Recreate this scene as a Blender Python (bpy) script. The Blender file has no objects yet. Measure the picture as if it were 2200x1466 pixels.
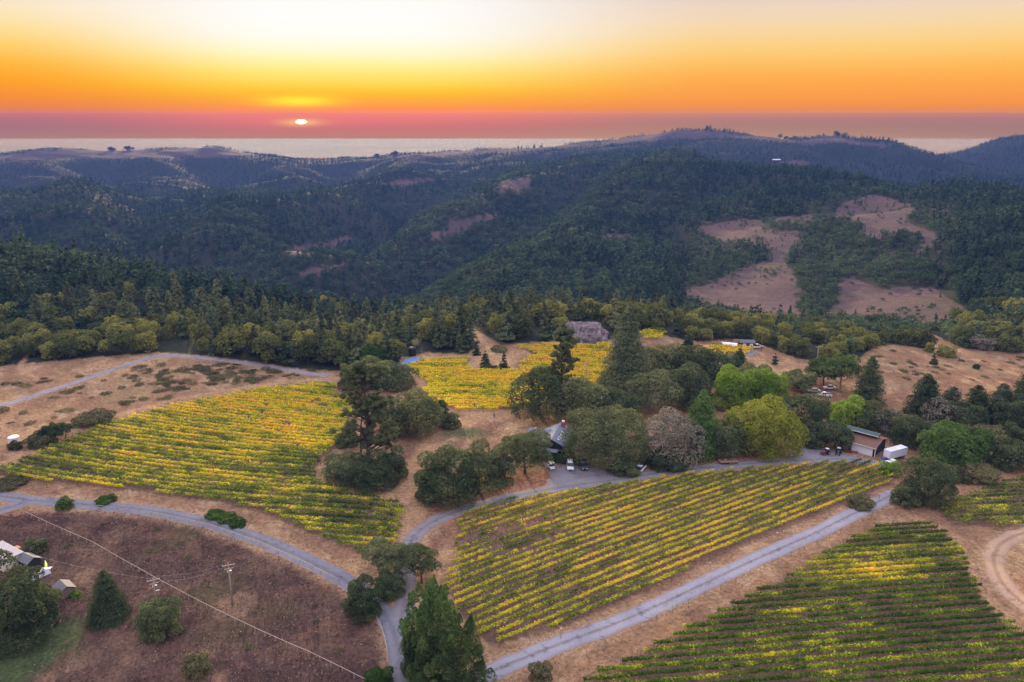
import bpy, math
import numpy as np
from mathutils import Vector, Matrix

C = bpy.context.scene.collection
SC = bpy.context.scene
R = math.radians

# ------------------------------------------------------------------ camera
CAMZ = 95.0
PITCH = math.atan((733 - 250) / (2200 * 28.0 / 36.0))   # true horizontal lies at photo row 250
FPX = 2200 * 28.0 / 36.0            # focal length in photo pixels
cam = bpy.data.cameras.new('camera')
cam.sensor_width = 36.0
cam.lens = 28.0
cam.clip_start = 1.0
cam.clip_end = 150000.0
cam_o = bpy.data.objects.new('camera', cam)
cam_o.location = (0, 0, CAMZ)
cam_o.rotation_euler = (R(90) - PITCH, 0, 0)
C.objects.link(cam_o)
SC.camera = cam_o

def pix_dir(px, py):
    """world direction of a photo pixel"""
    u = (np.asarray(px, float) - 1100.0) / FPX
    v = (733.0 - np.asarray(py, float)) / FPX
    cp, sp = math.cos(PITCH), math.sin(PITCH)
    return np.stack([u, cp + v * sp, -sp + v * cp], -1)

def to_pix(x, y, z):
    cp, sp = math.cos(PITCH), math.sin(PITCH)
    zz = z - CAMZ
    d = y * cp - zz * sp
    v = y * sp + zz * cp
    return 1100 + FPX * x / d, 733 - FPX * v / d

def lin(r, g, b):
    f = lambda c: (c / 255.0 / 12.92) if c <= 10 else ((c / 255.0 + 0.055) / 1.055) ** 2.4
    return (f(r), f(g), f(b), 1.0)

# ------------------------------------------------------------------ exposure
SC.view_settings.view_transform = 'Standard'
SC.view_settings.look = 'None'
SC.view_settings.exposure = 1.0
EXPO = 2 ** 1.0
SC.view_settings.gamma = 1.0
SC.cycles.max_bounces = 6
SC.cycles.diffuse_bounces = 2
SC.cycles.glossy_bounces = 2
SC.cycles.transmission_bounces = 3
SC.cycles.transparent_max_bounces = 6
SC.cycles.volume_bounces = 1
SC.cycles.use_denoising = True
SC.cycles.sample_clamp_indirect = 6.0

# ------------------------------------------------------------------ sky and sun
sd = pix_dir(647, 262)
SUN_AZ = math.atan2(sd[0], sd[1])             # from +Y towards +X
SUN_EL = R(8.0)

w = bpy.data.worlds.new('World')
SC.world = w
w.use_nodes = True
nt = w.node_tree
nt.nodes.clear()
N = nt.nodes.new
L = nt.links.new
def wmath(op, a, b=None, c=None):
    n = N('ShaderNodeMath'); n.operation = op
    for i, q in enumerate((a, b, c)):
        if q is None: continue
        if isinstance(q, (int, float)): n.inputs[i].default_value = q
        else: L(q, n.inputs[i])
    return n.outputs[0]
def wramp(fac, stops, interp='EASE'):
    n = N('ShaderNodeValToRGB'); cr = n.color_ramp
    cr.interpolation = interp
    while len(cr.elements) < len(stops): cr.elements.new(0.5)
    for e, (p, c) in zip(cr.elements, stops):
        e.position = p; e.color = c
    L(fac, n.inputs[0])
    return n.outputs[0]
def wmix(f, a, b, mode='MIX'):
    n = N('ShaderNodeMix'); n.data_type = 'RGBA'; n.blend_type = mode; n.clamp_factor = True
    for s, q in ((0, f), (6, a), (7, b)):
        if isinstance(q, (int, float, tuple)): n.inputs[s].default_value = q
        else: L(q, n.inputs[s])
    return n.outputs[2]
def wmap(v, a, b, c, d, smooth=True):
    n = N('ShaderNodeMapRange'); n.interpolation_type = 'SMOOTHSTEP' if smooth else 'LINEAR'
    L(v, n.inputs[0])
    for i, q in enumerate((a, b, c, d)): n.inputs[i + 1].default_value = q
    return n.outputs[0]
tc = N('ShaderNodeTexCoord')
sx = N('ShaderNodeSeparateXYZ'); L(tc.outputs['Generated'], sx.inputs[0])
X, Y, Z = sx.outputs
EL = wmath('MULTIPLY', wmath('ARCSINE', Z), 180 / math.pi)                 # elevation, degrees
AZ = wmath('MULTIPLY', wmath('ARCTAN2', X, Y), 180 / math.pi)              # azimuth, degrees
# thin streaks of high and low layers: distort the elevation slightly
mp = N('ShaderNodeCombineXYZ'); L(wmath('MULTIPLY', AZ, 0.035), mp.inputs[0]); L(wmath('MULTIPLY', EL, 1.6), mp.inputs[1])
nz = N('ShaderNodeTexNoise'); nz.inputs['Scale'].default_value = 1.0; nz.inputs['Detail'].default_value = 4
L(mp.outputs[0], nz.inputs['Vector'])
STREAK = wmath('SUBTRACT', nz.outputs['Fac'], 0.5)
EL2 = wmath('ADD', EL, wmath('MULTIPLY', STREAK, 0.14))
E0, E1 = -2.4, 31.2
FAC = wmath('DIVIDE', wmath('SUBTRACT', EL2, E0), E1 - E0)
HAZE_D = 2.0e-4          # per metre
HAZE_FAR = 4400.0        # the hazy land air ends past the last hills
HAZE_TOP = 110.0
HAZE_S = (.065, .085, .31)
def sky_stops(keys, upper):
    """keys: (photo row, r, g, b, gain) as seen through the haze; the sky behind it is that much brighter"""
    ks = np.array([[k_[0]] + [lin(*k_[1:4])[q] * (k_[4] if len(k_) > 4 else 1) for q in range(3)] for k_ in sorted(keys)])
    out = []
    for yy in (318, 305, 294, 284, 275, 267, 260, 254, 251, 248, 244, 239, 233, 226, 218, 209, 199, 189, 179, 169, 158, 145, 130, 112, 92, 70, 45, 15):
        el = math.degrees(math.atan((250 - yy) / FPX))
        path = HAZE_FAR if el <= 0 else min(HAZE_FAR, (HAZE_TOP - CAMZ) / math.tan(R(el)))
        tr = math.exp(-HAZE_D * path)
        c = [max(0.0, (np.interp(yy, ks[:, 0], ks[:, 1 + q]) - HAZE_S[q] * (1 - tr)) / tr) for q in range(3)]
        out.append(((el - E0) / (E1 - E0), (c[0], c[1], c[2], 1)))
    for el, r_, g_, b_, k_ in upper:
        c = lin(r_, g_, b_); out.append(((el - E0) / (E1 - E0), (c[0] * k_, c[1] * k_, c[2] * k_, 1)))
    return out
UP = [(9.5, 250, 232, 214, 1.5), (12, 252, 206, 140, 5.2), (20, 244, 196, 140, 5.0), (31, 196, 184, 194, 2.6)]
near = wramp(FAC, sky_stops([(303, 190, 132, 116), (285, 190, 122, 110), (272, 206, 110, 92), (262, 220, 116, 88), (250, 238, 124, 72), (238, 250, 142, 56), (222, 255, 166, 44), (205, 255, 192, 50), (190, 255, 214, 78),
    (170, 255, 230, 116), (150, 255, 243, 160), (125, 255, 251, 214), (95, 255, 254, 246), (60, 255, 254, 252), (20, 255, 252, 249)], UP), 'LINEAR')
farc = wramp(FAC, sky_stops([(303, 200, 152, 132), (285, 180, 134, 124), (270, 174, 124, 112), (255, 182, 122, 104), (243, 214, 134, 92), (230, 242, 146, 78), (210, 250, 158, 76), (185, 254, 170, 80), (160, 254, 186, 92),
    (130, 254, 204, 120), (100, 250, 214, 152), (70, 244, 216, 180), (40, 236, 212, 196), (5, 226, 206, 200)], UP), 'LINEAR')
lefc = wramp(FAC, sky_stops([(303, 196, 140, 118), (285, 178, 124, 108), (270, 176, 112, 90), (255, 190, 110, 76), (243, 214, 120, 62), (230, 236, 134, 54), (210, 250, 148, 46), (185, 255, 166, 46), (160, 255, 184, 66),
    (130, 255, 208, 110), (100, 255, 224, 156), (70, 252, 230, 192), (40, 248, 230, 212), (5, 240, 224, 216)], UP), 'LINEAR')
glow_c = math.degrees(SUN_AZ) + 4.5
right_f = wmap(AZ, glow_c + 2.0, glow_c + 24.0, 0, 1)
left_f = wmap(AZ, glow_c - 5.0, glow_c - 22.0, 0, 1)
band = wmix(left_f, wmix(right_f, near, farc), lefc)
# glow about the low sun coloured into the sky, with a yellow ellipse above
SUNAZD = math.degrees(SUN_AZ)
dA = wmath('SUBTRACT', AZ, SUNAZD)
def blob(da, e0, wa, we):
    q = wmath('ADD', wmath('POWER', wmath('ABSOLUTE', wmath('DIVIDE', dA, wa)), 2.0), wmath('POWER', wmath('ABSOLUTE', wmath('DIVIDE', wmath('SUBTRACT', EL, e0), we)), 2.0))
    return wmath('POWER', 2.718, wmath('MULTIPLY', q, -1.0))
def hot(r, g, b, tr): return tuple(max(0, (lin(r, g, b)[q] - HAZE_S[q] * (1 - tr)) / tr) for q in range(3)) + (1,)
TR0 = math.exp(-HAZE_D * HAZE_FAR)
EY = lambda yy: math.degrees(math.atan((250 - yy) / FPX))
band = wmix(wmath('MULTIPLY', blob(0, EY(221), 2.3, .34), 0.8), band, hot(255, 224, 10, .66))
band = wmix(wmath('MULTIPLY', blob(0, EY(258), 6.0, .40), 0.25), band, hot(252, 112, 58, TR0))
band = wmix(wmath('MULTIPLY', blob(0, EY(262), 1.3, .22), 0.9), band, hot(255, 190, 20, TR0))
# upper dome: the Nishita sky of a setting sun, with the blue of the zenith
sky = N('ShaderNodeTexSky'); sky.sky_type = 'NISHITA'; sky.sun_disc = False
sky.sun_elevation = SUN_EL; sky.sun_rotation = SUN_AZ
sky.air_density = 1.2; sky.dust_density = 1.5; sky.ozone_density = 3.0; sky.altitude = 300
nish = wmix(1.0, sky.outputs[0], (0.10, 0.10, 0.10, 1), 'MULTIPLY')
K = 3.1 / EXPO
zk = lambda r, g, b: tuple(q * K for q in lin(r, g, b)[:3]) + (1,)
zen = wramp(wmath('DIVIDE', EL, 90.0), [(0, zk(206, 188, 186)), (.35, zk(204, 192, 196)), (.6, zk(196, 190, 208)), (1, zk(190, 188, 214))], 'LINEAR')
dome = wmix(1.0, zen, nish, 'ADD')
# behind the camera the low sky is a dim mauve
cosS = wmath('COSINE', wmath('MULTIPLY', dA, math.pi / 180))
away = wmap(cosS, 0.55, -0.3, 0, 1)
band = wmix(1.0, band, (1 / EXPO, 1 / EXPO, 1 / EXPO, 1), 'MULTIPLY')
low = wmix(away, band, tuple(q * .62 for q in lin(176, 164, 186)[:3]) + (1,))
full = wmix(wmap(EL, 14.0, 34.0, 0, 1), low, dome)
below = wmix(wmap(EL, -2.5, -5.0, 0, 1), full, lin(90, 84, 92))
bg = N('ShaderNodeBackground'); bg.inputs['Strength'].default_value = 1.0
L(below, bg.inputs['Color'])
wo = N('ShaderNodeOutputWorld'); L(bg.outputs[0], wo.inputs['Surface'])
w.cycles.sampling_method = 'MANUAL'; w.cycles.sample_map_resolution = 512

sun = bpy.data.lights.new('sun_lamp', 'SUN')
sun.energy = 5.0
sun.angle = R(3.0)
sun.specular_factor = 0.002
sun.color = (1.0, 0.74, 0.42)
sun_o = bpy.data.objects.new('sun_lamp', sun)
sv = Vector((math.sin(SUN_AZ) * math.cos(SUN_EL), math.cos(SUN_AZ) * math.cos(SUN_EL), math.sin(SUN_EL)))
sun_o.rotation_euler = sv.to_track_quat('Z', 'Y').to_euler()
C.objects.link(sun_o)

# ------------------------------------------------------------------ helpers
def tag(o, label=None, cat=None, group=None, kind=None):
    if label: o['label'] = label
    if cat: o['category'] = cat
    if group: o['group'] = group
    if kind: o['kind'] = kind
    return o
def link(name, me, m=None, parent=None):
    o = bpy.data.objects.new(name, me)
    C.objects.link(o)
    if m is not None and me is not None and not me.materials: me.materials.append(m)
    if parent is not None: o.parent = parent
    return o
def thing(name, label, cat, loc=(0, 0, 0), rz=0.0, group=None):
    o = bpy.data.objects.new(name, None)
    o.empty_display_size = 0.3
    C.objects.link(o); o.location = loc; o.rotation_euler = (0, 0, rz)
    return tag(o, label, cat, group)
def copy_tree(o, parent=None):
    c = o.copy(); C.objects.link(c)
    if parent is not None: c.parent = parent
    for ch in list(o.children): copy_tree(ch, c)
    return c
def mesh_faces(name, V, nper=4, smooth=False):
    """V: (n, nper, 3) loose faces"""
    V = np.ascontiguousarray(V, np.float32)
    n = len(V)
    me = bpy.data.meshes.new(name)
    me.vertices.add(n * nper); me.vertices.foreach_set('co', V.ravel())
    me.loops.add(n * nper); me.loops.foreach_set('vertex_index', np.arange(n * nper, dtype=np.int32))
    me.polygons.add(n); me.polygons.foreach_set('loop_start', np.arange(0, n * nper, nper, dtype=np.int32))
    me.update(calc_edges=True)
    return me
def mesh_grid(name, P, smooth=True):
    """P: (a, b, 3) grid of points"""
    a, b = P.shape[:2]
    me = bpy.data.meshes.new(name)
    me.vertices.add(a * b); me.vertices.foreach_set('co', np.ascontiguousarray(P, np.float32).ravel())
    i, j = np.meshgrid(np.arange(a - 1), np.arange(b - 1), indexing='ij')
    k = (i * b + j).ravel()
    f = np.stack([k, k + b, k + b + 1, k + 1], -1).astype(np.int32)
    me.loops.add(f.size); me.loops.foreach_set('vertex_index', f.ravel())
    me.polygons.add(len(f)); me.polygons.foreach_set('loop_start', np.arange(0, f.size, 4, dtype=np.int32))
    if smooth: me.polygons.foreach_set('use_smooth', np.ones(len(f), bool))
    me.update(calc_edges=True)
    return me
def vattr(me, name, val):
    a = me.attributes.new(name, 'FLOAT', 'POINT')
    a.data.foreach_set('value', np.ascontiguousarray(val, np.float32))
def cattr(me, name, val):
    a = me.attributes.new(name, 'FLOAT_COLOR', 'POINT')
    v = np.ones((len(val), 4), np.float32); v[:, :3] = val
    a.data.foreach_set('color', v.ravel())

def vnoise(x, y, seed=0):
    x = np.asarray(x, float); y = np.asarray(y, float)
    xi = np.floor(x).astype(np.int64); yi = np.floor(y).astype(np.int64)
    fx = x - xi; fy = y - yi
    fx = fx * fx * (3 - 2 * fx); fy = fy * fy * (3 - 2 * fy)
    def h(a, b):
        n = (a * 374761393 + b * 668265263 + seed * 144269504) & 0xffffffff
        n = ((n ^ (n >> 13)) * 1274126177) & 0xffffffff
        return ((n ^ (n >> 16)) & 0xffff) / 65535.0
    return (h(xi, yi) * (1 - fx) + h(xi + 1, yi) * fx) * (1 - fy) + (h(xi, yi + 1) * (1 - fx) + h(xi + 1, yi + 1) * fx) * fy
def fbm(x, y, o=4, seed=0):
    s = 0; a = .5; t = 0
    for k in range(o):
        s = s + a * vnoise(x * 2 ** k + 17 * k, y * 2 ** k - 9 * k, seed + k); t += a; a *= .5
    return s / t
def inpoly(px, py, poly):
    px = np.asarray(px); py = np.asarray(py)
    r = np.zeros(px.shape, bool)
    n = len(poly)
    for i in range(n):
        x0, y0 = poly[i][:2]; x1, y1 = poly[(i + 1) % n][:2]
        if y0 == y1: continue
        c = ((y0 > py) != (y1 > py)) & (px < (x1 - x0) * (py - y0) / (y1 - y0) + x0)
        r ^= c
    return r
def seg_dist(px, py, line):
    d = np.full(np.shape(px), 1e9)
    for (x0, y0), (x1, y1) in zip(line[:-1], line[1:]):
        vx, vy = x1 - x0, y1 - y0
        t = np.clip(((px - x0) * vx + (py - y0) * vy) / max(vx * vx + vy * vy, 1e-9), 0, 1)
        d = np.minimum(d, np.hypot(px - x0 - t * vx, py - y0 - t * vy))
    return d
def sstep(a, b, x):
    t = np.clip((x - a) / (b - a), 0, 1)
    return t * t * (3 - 2 * t)

# ------------------------------------------------------------------ terrain heights
def az_of(px): return math.atan((px - 1100.0) / (FPX / math.cos(PITCH)) * 1.0)
CP = []
def cpz(px, D, z): CP.append((math.atan2((px - 1100.0), FPX / math.cos(PITCH) * (1 - 0)), math.log(D), z))
def cpy(px, py, D):
    d = pix_dir(px, py); h = math.hypot(d[0], d[1])
    CP.append((math.atan2(d[0], d[1]), math.log(D), CAMZ + D * d[2] / h))
# plateau (nearly level)
for px, D, z in [(-500, 60, -9), (300, 60, -7), (1100, 60, -3), (1900, 60, 0), (2700, 60, 0),
                 (-500, 130, -8), (0, 130, -8), (400, 130, -6), (800, 140, -2.5), (1300, 130, -1), (1800, 130, 0), (2300, 130, 1), (2700, 130, 1),
                 (-500, 190, -4), (100, 190, -4), (500, 190, -2), (900, 190, 0), (1300, 190, 0), (1700, 190, 0), (2200, 190, 1), (2700, 190, 1),
                 (-500, 250, 1), (100, 250, 0), (500, 250, 0), (900, 250, 0), (1300, 250, 0), (1700, 250, -.5), (2200, 250, -1), (2700, 250, -1),
                 (-500, 320, 4), (150, 325, 4), (500, 320, 2), (900, 310, 0), (1300, 310, 0), (1700, 310, -1), (2100, 310, -4), (2700, 310, -4),
                 (1000, 365, 1), (1250, 370, 2), (1560, 370, 1), (1900, 370, -4), (2200, 380, -9), (2700, 400, -12),
                 (-500, 400, 0), (100, 380, 3), (500, 380, 0)]:
    cpz(px, D, z)
# wooded slope that drops to the valley
for t in [(-300, 540, 560), (0, 545, 560), (120, 560, 540), (250, 585, 520), (400, 630, 500), (550, 655, 480), (700, 690, 470), (850, 700, 460), (1000, 690, 470), (1150, 690, 460),
          (0, 640, 450), (250, 680, 430), (450, 710, 420), (700, 745, 400), (1260, 715, 440), (1450, 700, 450), (1650, 700, 450)]:
    cpy(*t)
for px, D, z in [(-300, 800, -60), (0, 800, -50), (250, 760, -65), (450, 720, -80), (700, 680, -85), (900, 640, -70), (1100, 620, -60), (1300, 580, -45), (1500, 560, -42),
                 (-300, 1100, -120), (0, 1080, -118), (300, 1020, -120), (550, 900, -112)]:
    cpz(px, D, z)
# centre spurs
for t in [(700, 605, 1050), (700, 560, 1200), (700, 500, 1450), (700, 440, 1850), (700, 412, 2100),
          (850, 640, 860), (850, 560, 1100), (850, 480, 1400), (850, 400, 2100),
          (1000, 640, 740), (1000, 560, 940), (1000, 480, 1260), (1000, 420, 1650), (1000, 385, 2100),
          (550, 590, 1120), (550, 500, 1450), (550, 420, 2050), (300, 560, 1200), (300, 480, 1500), (300, 422, 2000),
          (0, 540, 1250), (0, 470, 1550), (0, 424, 1950), (-300, 470, 1550), (-300, 424, 1950)]:
    cpy(*t)
# dip behind that ridge
for px in (-300, 0, 300, 550, 700): cpz(px, 2550, -122)
cpz(850, 2500, -85); cpz(1000, 2500, -55)
# conifer hill
for t in [(1150, 640, 690), (1150, 560, 900), (1150, 480, 1150), (1150, 410, 1500), (1130, 378, 1750),
          (1300, 620, 720), (1300, 540, 930), (1300, 460, 1180), (1300, 390, 1420), (1320, 352, 1620),
          (1450, 600, 720), (1450, 500, 980), (1450, 420, 1250), (1450, 349, 1600), (1560, 348, 1600), (1650, 362, 1560), (1740, 362, 1520), (1830, 366, 1480),
          (1600, 660, 600), (1600, 580, 740), (1600, 490, 950), (1600, 420, 1200),
          (1750, 660, 600), (1750, 570, 740), (1750, 480, 940), (1750, 420, 1150),
          (1900, 680, 520), (1900, 600, 650), (1900, 520, 800), (1900, 430, 1050), (1930, 385, 1250), (2050, 408, 1150),
          (2050, 700, 500), (2050, 600, 640), (2050, 500, 830), (2200, 720, 460), (2200, 600, 620), (2200, 500, 800), (2200, 424, 1050),
          (2500, 720, 460), (2500, 600, 620), (2500, 424, 1050)]:
    cpy(*t)
for px, D, z in [(1300, 2100, -10), (1450, 2050, -20), (1650, 2000, -35), (1850, 1900, -60), (2050, 1700, -80), (2200, 1600, -85), (2500, 1600, -85)]: cpz(px, D, z)
for t in [(1850, 390, 2400), (2000, 400, 2300), (2150, 395, 2300), (1600, 340, 2500), (1400, 335, 2500), (2500, 395, 2300)]: cpy(*t)
# far crest
CREST = [(-300, 338, 3700), (0, 334, 3700), (60, 324, 3700), (150, 319, 3700), (220, 325, 3700), (290, 324, 3700), (340, 323, 3700), (400, 321, 3650), (450, 316, 3600), (510, 326, 3600),
         (580, 334, 3600), (640, 343, 3600), (700, 344, 3500), (800, 338, 3500), (900, 330, 3400), (1000, 325, 3300), (1080, 318, 3200), (1150, 318, 3200), (1270, 308, 3200),
         (1340, 300, 3150), (1400, 289, 3100), (1480, 281, 3050), (1560, 285, 3050), (1640, 293, 3050), (1720, 304, 3050), (1780, 292, 3100), (1810, 292, 3100), (1850, 307, 3050),
         (1920, 309, 2900), (1960, 322, 2900), (2040, 345, 2900)]
for px, py, D in CREST:
    cpy(px, py, D)
    z = CP[-1][2]
    CP.append((CP[-1][0], math.log(D * 1.12), z - 40))
    CP.append((CP[-1][0], math.log(D * 1.35), -230))
    CP.append((CP[-1][0], math.log(D * 1.8), -240))
for px, py, D in [(-300, 372, 3200), (0, 370, 3200), (300, 372, 3150), (550, 378, 3100), (750, 378, 3000), (900, 362, 2900), (1000, 352, 2800), (1150, 345, 2750), (1300, 335, 2700), (1500, 318, 2700), (1700, 328, 2650)]:
    cpy(px, py, D)
for t in [(2200, 313, 3950), (2150, 325, 3950), (2100, 338, 3900), (2060, 350, 3850), (2320, 304, 3950), (2500, 304, 3950), (2200, 352, 3400), (2350, 350, 3400)]: cpy(*t)

cp = np.array(CP)
AZM = R(36.5)
def tps_fit(p, lam=2e-4):
    n = len(p)
    r = np.hypot(p[:, None, 0] - p[None, :, 0], p[:, None, 1] - p[None, :, 1])
    K = np.where(r > 1e-9, r * r * np.log(r + 1e-12), 0) + lam * np.eye(n)
    P = np.c_[np.ones(n), p[:, :2]]
    A = np.block([[K, P], [P.T, np.zeros((3, 3))]])
    return np.linalg.solve(A, np.r_[p[:, 2], np.zeros(3)])
WT = tps_fit(cp)
def tps_eval(a, v):
    out = np.empty(a.shape)
    af, vf, of = a.ravel(), v.ravel(), out.ravel()
    for s in range(0, af.size, 20000):
        e = slice(s, s + 20000)
        r2 = (af[e, None] - cp[None, :, 0]) ** 2 + (vf[e, None] - cp[None, :, 1]) ** 2 + 1e-12
        of[e] = (0.5 * r2 * np.log(r2)) @ WT[:-3] + WT[-3] + WT[-2] * af[e] + WT[-1] * vf[e]
    return of.reshape(a.shape)
NA, ND = 1000, 760
A0, A1 = R(-56), R(56)
V0, V1 = math.log(40.0), math.log(4300.0)
ga = np.linspace(A0, A1, NA); gv = np.linspace(V0, V1, ND)
# coarse evaluation then linear refinement keeps it quick
ca = np.linspace(A0, A1, 250); cv = np.linspace(V0, V1, 253)
CA, CV = np.meshgrid(ca, cv, indexing='ij')
Hc = tps_eval(np.clip(CA, -AZM, AZM), np.maximum(CV, math.log(60)))
def up1(arr, x0, x1, axis):
    idx = np.clip(np.searchsorted(x0, x1) - 1, 0, len(x0) - 2)
    t = (x1 - x0[idx]) / (x0[idx + 1] - x0[idx])
    sh = [1, 1]; sh[axis] = -1
    g = lambda k: np.take(arr, np.clip(idx + k, 0, len(x0) - 1), axis)
    p0, p1, p2, p3 = g(-1), g(0), g(1), g(2)
    t = t.reshape(sh)
    return p1 + .5 * t * (p2 - p0 + t * (2 * p0 - 5 * p1 + 4 * p2 - p3 + t * (3 * (p1 - p2) + p3 - p0)))
H = up1(up1(Hc, ca, ga, 0), cv, gv, 1)
GA, GV = np.meshgrid(ga, gv, indexing='ij')
GD = np.exp(GV)
GX, GY = GD * np.sin(GA), GD * np.cos(GA)
amp = np.where(GD < 420, 0.35, 0.35 + sstep(420, 900, GD) * 9 + sstep(1200, 3000, GD) * 8)
wl = 120.0
H = H + amp * (fbm(GX / wl, GY / wl, 4, 3) - .5) 
ravine = 1 - np.abs(2 * fbm(GX / 330.0, GY / 330.0, 3, 11) - 1)
H = H - sstep(650, 1100, GD) * sstep(3400, 2400, GD) * 42 * (ravine ** 3 - .35)
H = H + np.where(GD < 420, 0.10, 0.0) * (fbm(GX / 5.0, GY / 5.0, 2, 8) - .5)

def spur(pts, h, wd):
    """a ridge (or, with h < 0, a ravine) running down a slope"""
    global H
    ln = [(D_ * math.sin(math.atan((p_ - 1100) / (FPX / math.cos(PITCH)))), D_ * math.cos(math.atan((p_ - 1100) / (FPX / math.cos(PITCH))))) for p_, D_ in pts]
    ln = [tuple(q) for q in ln]
    d = seg_dist(GX + 40 * (fbm(GX / 150., GY / 150., 2, 4) - .5), GY, ln)
    H = H + h * np.exp(-(d / wd) ** 2) * sstep(450, 700, GD)
spur([(1070, 1480), (1040, 1400), (900, 1200), (740, 1100), (640, 1050)], 34, 85)
spur([(1200, 1550), (1080, 1250), (950, 1020), (830, 880)], -40, 80)
spur([(1450, 1600), (1330, 1250), (1200, 950), (1080, 820)], 20, 90)
spur([(850, 2100), (700, 1800), (560, 1450), (470, 1180)], 46, 105)
spur([(900, 1750), (760, 1500), (620, 1200)], -42, 90)
spur([(300, 3200), (350, 3000), (300, 2600)], 42, 150); spur([(560, 3200), (600, 3000), (620, 2600)], 42, 150); spur([(60, 3200), (90, 3000), (60, 2600)], 40, 150); spur([(860, 3000), (840, 2700)], 38, 140)
spur([(180, 3200), (210, 2900)], -34, 120); spur([(450, 3200), (470, 2800)], -34, 120); spur([(720, 3100), (740, 2800)], -30, 120)
spur([(150, 1950), (180, 1500), (160, 1250)], 32, 90); spur([(400, 1950), (400, 1500), (390, 1250)], 34, 90); spur([(280, 1900), (290, 1300)], -34, 80)

def T(x, y):
    a = (np.arctan2(x, y) - A0) / (A1 - A0) * (NA - 1)
    v = (np.log(np.maximum(np.hypot(x, y), 41)) - V0) / (V1 - V0) * (ND - 1)
    a = np.clip(a, 0, NA - 1.001); v = np.clip(v, 0, ND - 1.001)
    i = a.astype(int); j = v.astype(int); fa = a - i; fv = v - j
    return (H[i, j] * (1 - fa) + H[i + 1, j] * fa) * (1 - fv) + (H[i, j + 1] * (1 - fa) + H[i + 1, j + 1] * fa) * fv
_DS = np.exp(np.linspace(math.log(70), math.log(4300), 1400))
def ground(px, py, zoff=0.0):
    """the terrain point (raised by zoff) under a photo pixel"""
    d = pix_dir(px, py); h = math.hypot(d[0], d[1]); ux, uy = d[0] / h, d[1] / h; s = d[2] / h
    zr = CAMZ + _DS * s
    zt = T(ux * _DS, uy * _DS) + zoff
    k = np.argmax(zr < zt)
    if not (zr[k] < zt[k]): k = len(_DS) - 1
    if k > 0:
        e0 = zr[k - 1] - zt[k - 1]; e1 = zr[k] - zt[k]
        t = e0 / (e0 - e1 + 1e-12); D = _DS[k - 1] + t * (_DS[k] - _DS[k - 1])
    else: D = _DS[0]
    x, y = ux * D, uy * D
    return np.array([x, y, float(T(x, y))])
def gpts(pts): return [tuple(ground(px, py)[:2]) for px, py in pts]
# lines of sight: what the terrain itself hides
SL = (H - CAMZ) / GD
RUN = np.maximum.accumulate(SL, axis=1)
def seen(x, y, top):
    D = np.hypot(x, y)
    a = np.clip(((np.arctan2(x, y) - A0) / (A1 - A0) * (NA - 1)).astype(int), 0, NA - 1)
    v = np.clip(((np.log(D) - V0) / (V1 - V0) * (ND - 1)).astype(int) - 4, 0, ND - 1)
    return (T(x, y) + top - CAMZ) / D > RUN[a, v]

# ------------------------------------------------------------------ materials
class NT:
    def __init__(s, name):
        s.m = bpy.data.materials.new(name); s.m.use_nodes = True
        s.t = s.m.node_tree; s.t.nodes.clear()
        s.out = s.t.nodes.new('ShaderNodeOutputMaterial')
    def n(s, typ, **kw):
        q = s.t.nodes.new(typ)
        for k, v in kw.items(): setattr(q, k, v)
        return q
    def put(s, sock, v):
        if hasattr(v, 'is_output'): s.t.links.new(v, sock)
        else: sock.default_value = v
    def attr(s, name, col=False):
        q = s.n('ShaderNodeAttribute'); q.attribute_name = name
        return q.outputs['Color' if col else 'Fac']
    def math(s, op, a, b=0.0):
        q = s.n('ShaderNodeMath', operation=op); s.put(q.inputs[0], a); s.put(q.inputs[1], b)
        return q.outputs[0]
    def ramp(s, f, stops, interp='LINEAR'):
        q = s.n('ShaderNodeValToRGB'); cr = q.color_ramp; cr.interpolation = interp
        while len(cr.elements) < len(stops): cr.elements.new(.5)
        for e, (p, c) in zip(cr.elements, stops):
            e.position = p; e.color = (c[0], c[1], c[2], 1)
        s.put(q.inputs[0], f); return q.outputs[0]
    def mix(s, f, a, b, mode='MIX'):
        q = s.n('ShaderNodeMix'); q.data_type = 'RGBA'; q.blend_type = mode
        s.put(q.inputs[0], f)
        for k, v in ((6, a), (7, b)):
            if isinstance(v, tuple) and len(v) == 3: v = v + (1,)
            s.put(q.inputs[k], v)
        return q.outputs[2]
    def noise(s, scale, detail=3, vec=None, rough=.6, dist=0.0):
        q = s.n('ShaderNodeTexNoise'); q.inputs['Scale'].default_value = scale; q.inputs['Detail'].default_value = detail
        q.inputs['Roughness'].default_value = rough; q.inputs['Distortion'].default_value = dist
        if vec is None: vec = s.geo('Position')
        s.put(q.inputs['Vector'], vec); return q.outputs['Fac']
    def geo(s, k): return s.n('ShaderNodeNewGeometry').outputs[k]
    def scaled(s, v, sc):
        q = s.n('ShaderNodeMapping'); s.put(q.inputs['Vector'], v); q.inputs['Scale'].default_value = sc; return q.outputs[0]
    def bump(s, h, strength, dist):
        q = s.n('ShaderNodeBump'); q.inputs['Strength'].default_value = strength; q.inputs['Distance'].default_value = dist
        s.put(q.inputs['Height'], h); return q.outputs[0]
    def surf(s, col, rough=.8, spec=.2, metal=0.0, normal=None):
        q = s.n('ShaderNodeBsdfPrincipled')
        if isinstance(col, tuple) and len(col) == 3: col = col + (1,)
        s.put(q.inputs['Base Color'], col); s.put(q.inputs['Roughness'], rough)
        q.inputs['Specular IOR Level'].default_value = spec; q.inputs['Metallic'].default_value = metal
        if normal is not None: s.put(q.inputs['Normal'], normal)
        return q.outputs[0]
    def end(s, sh):
        s.t.links.new(sh, s.out.inputs['Surface']); return s.m

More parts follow.
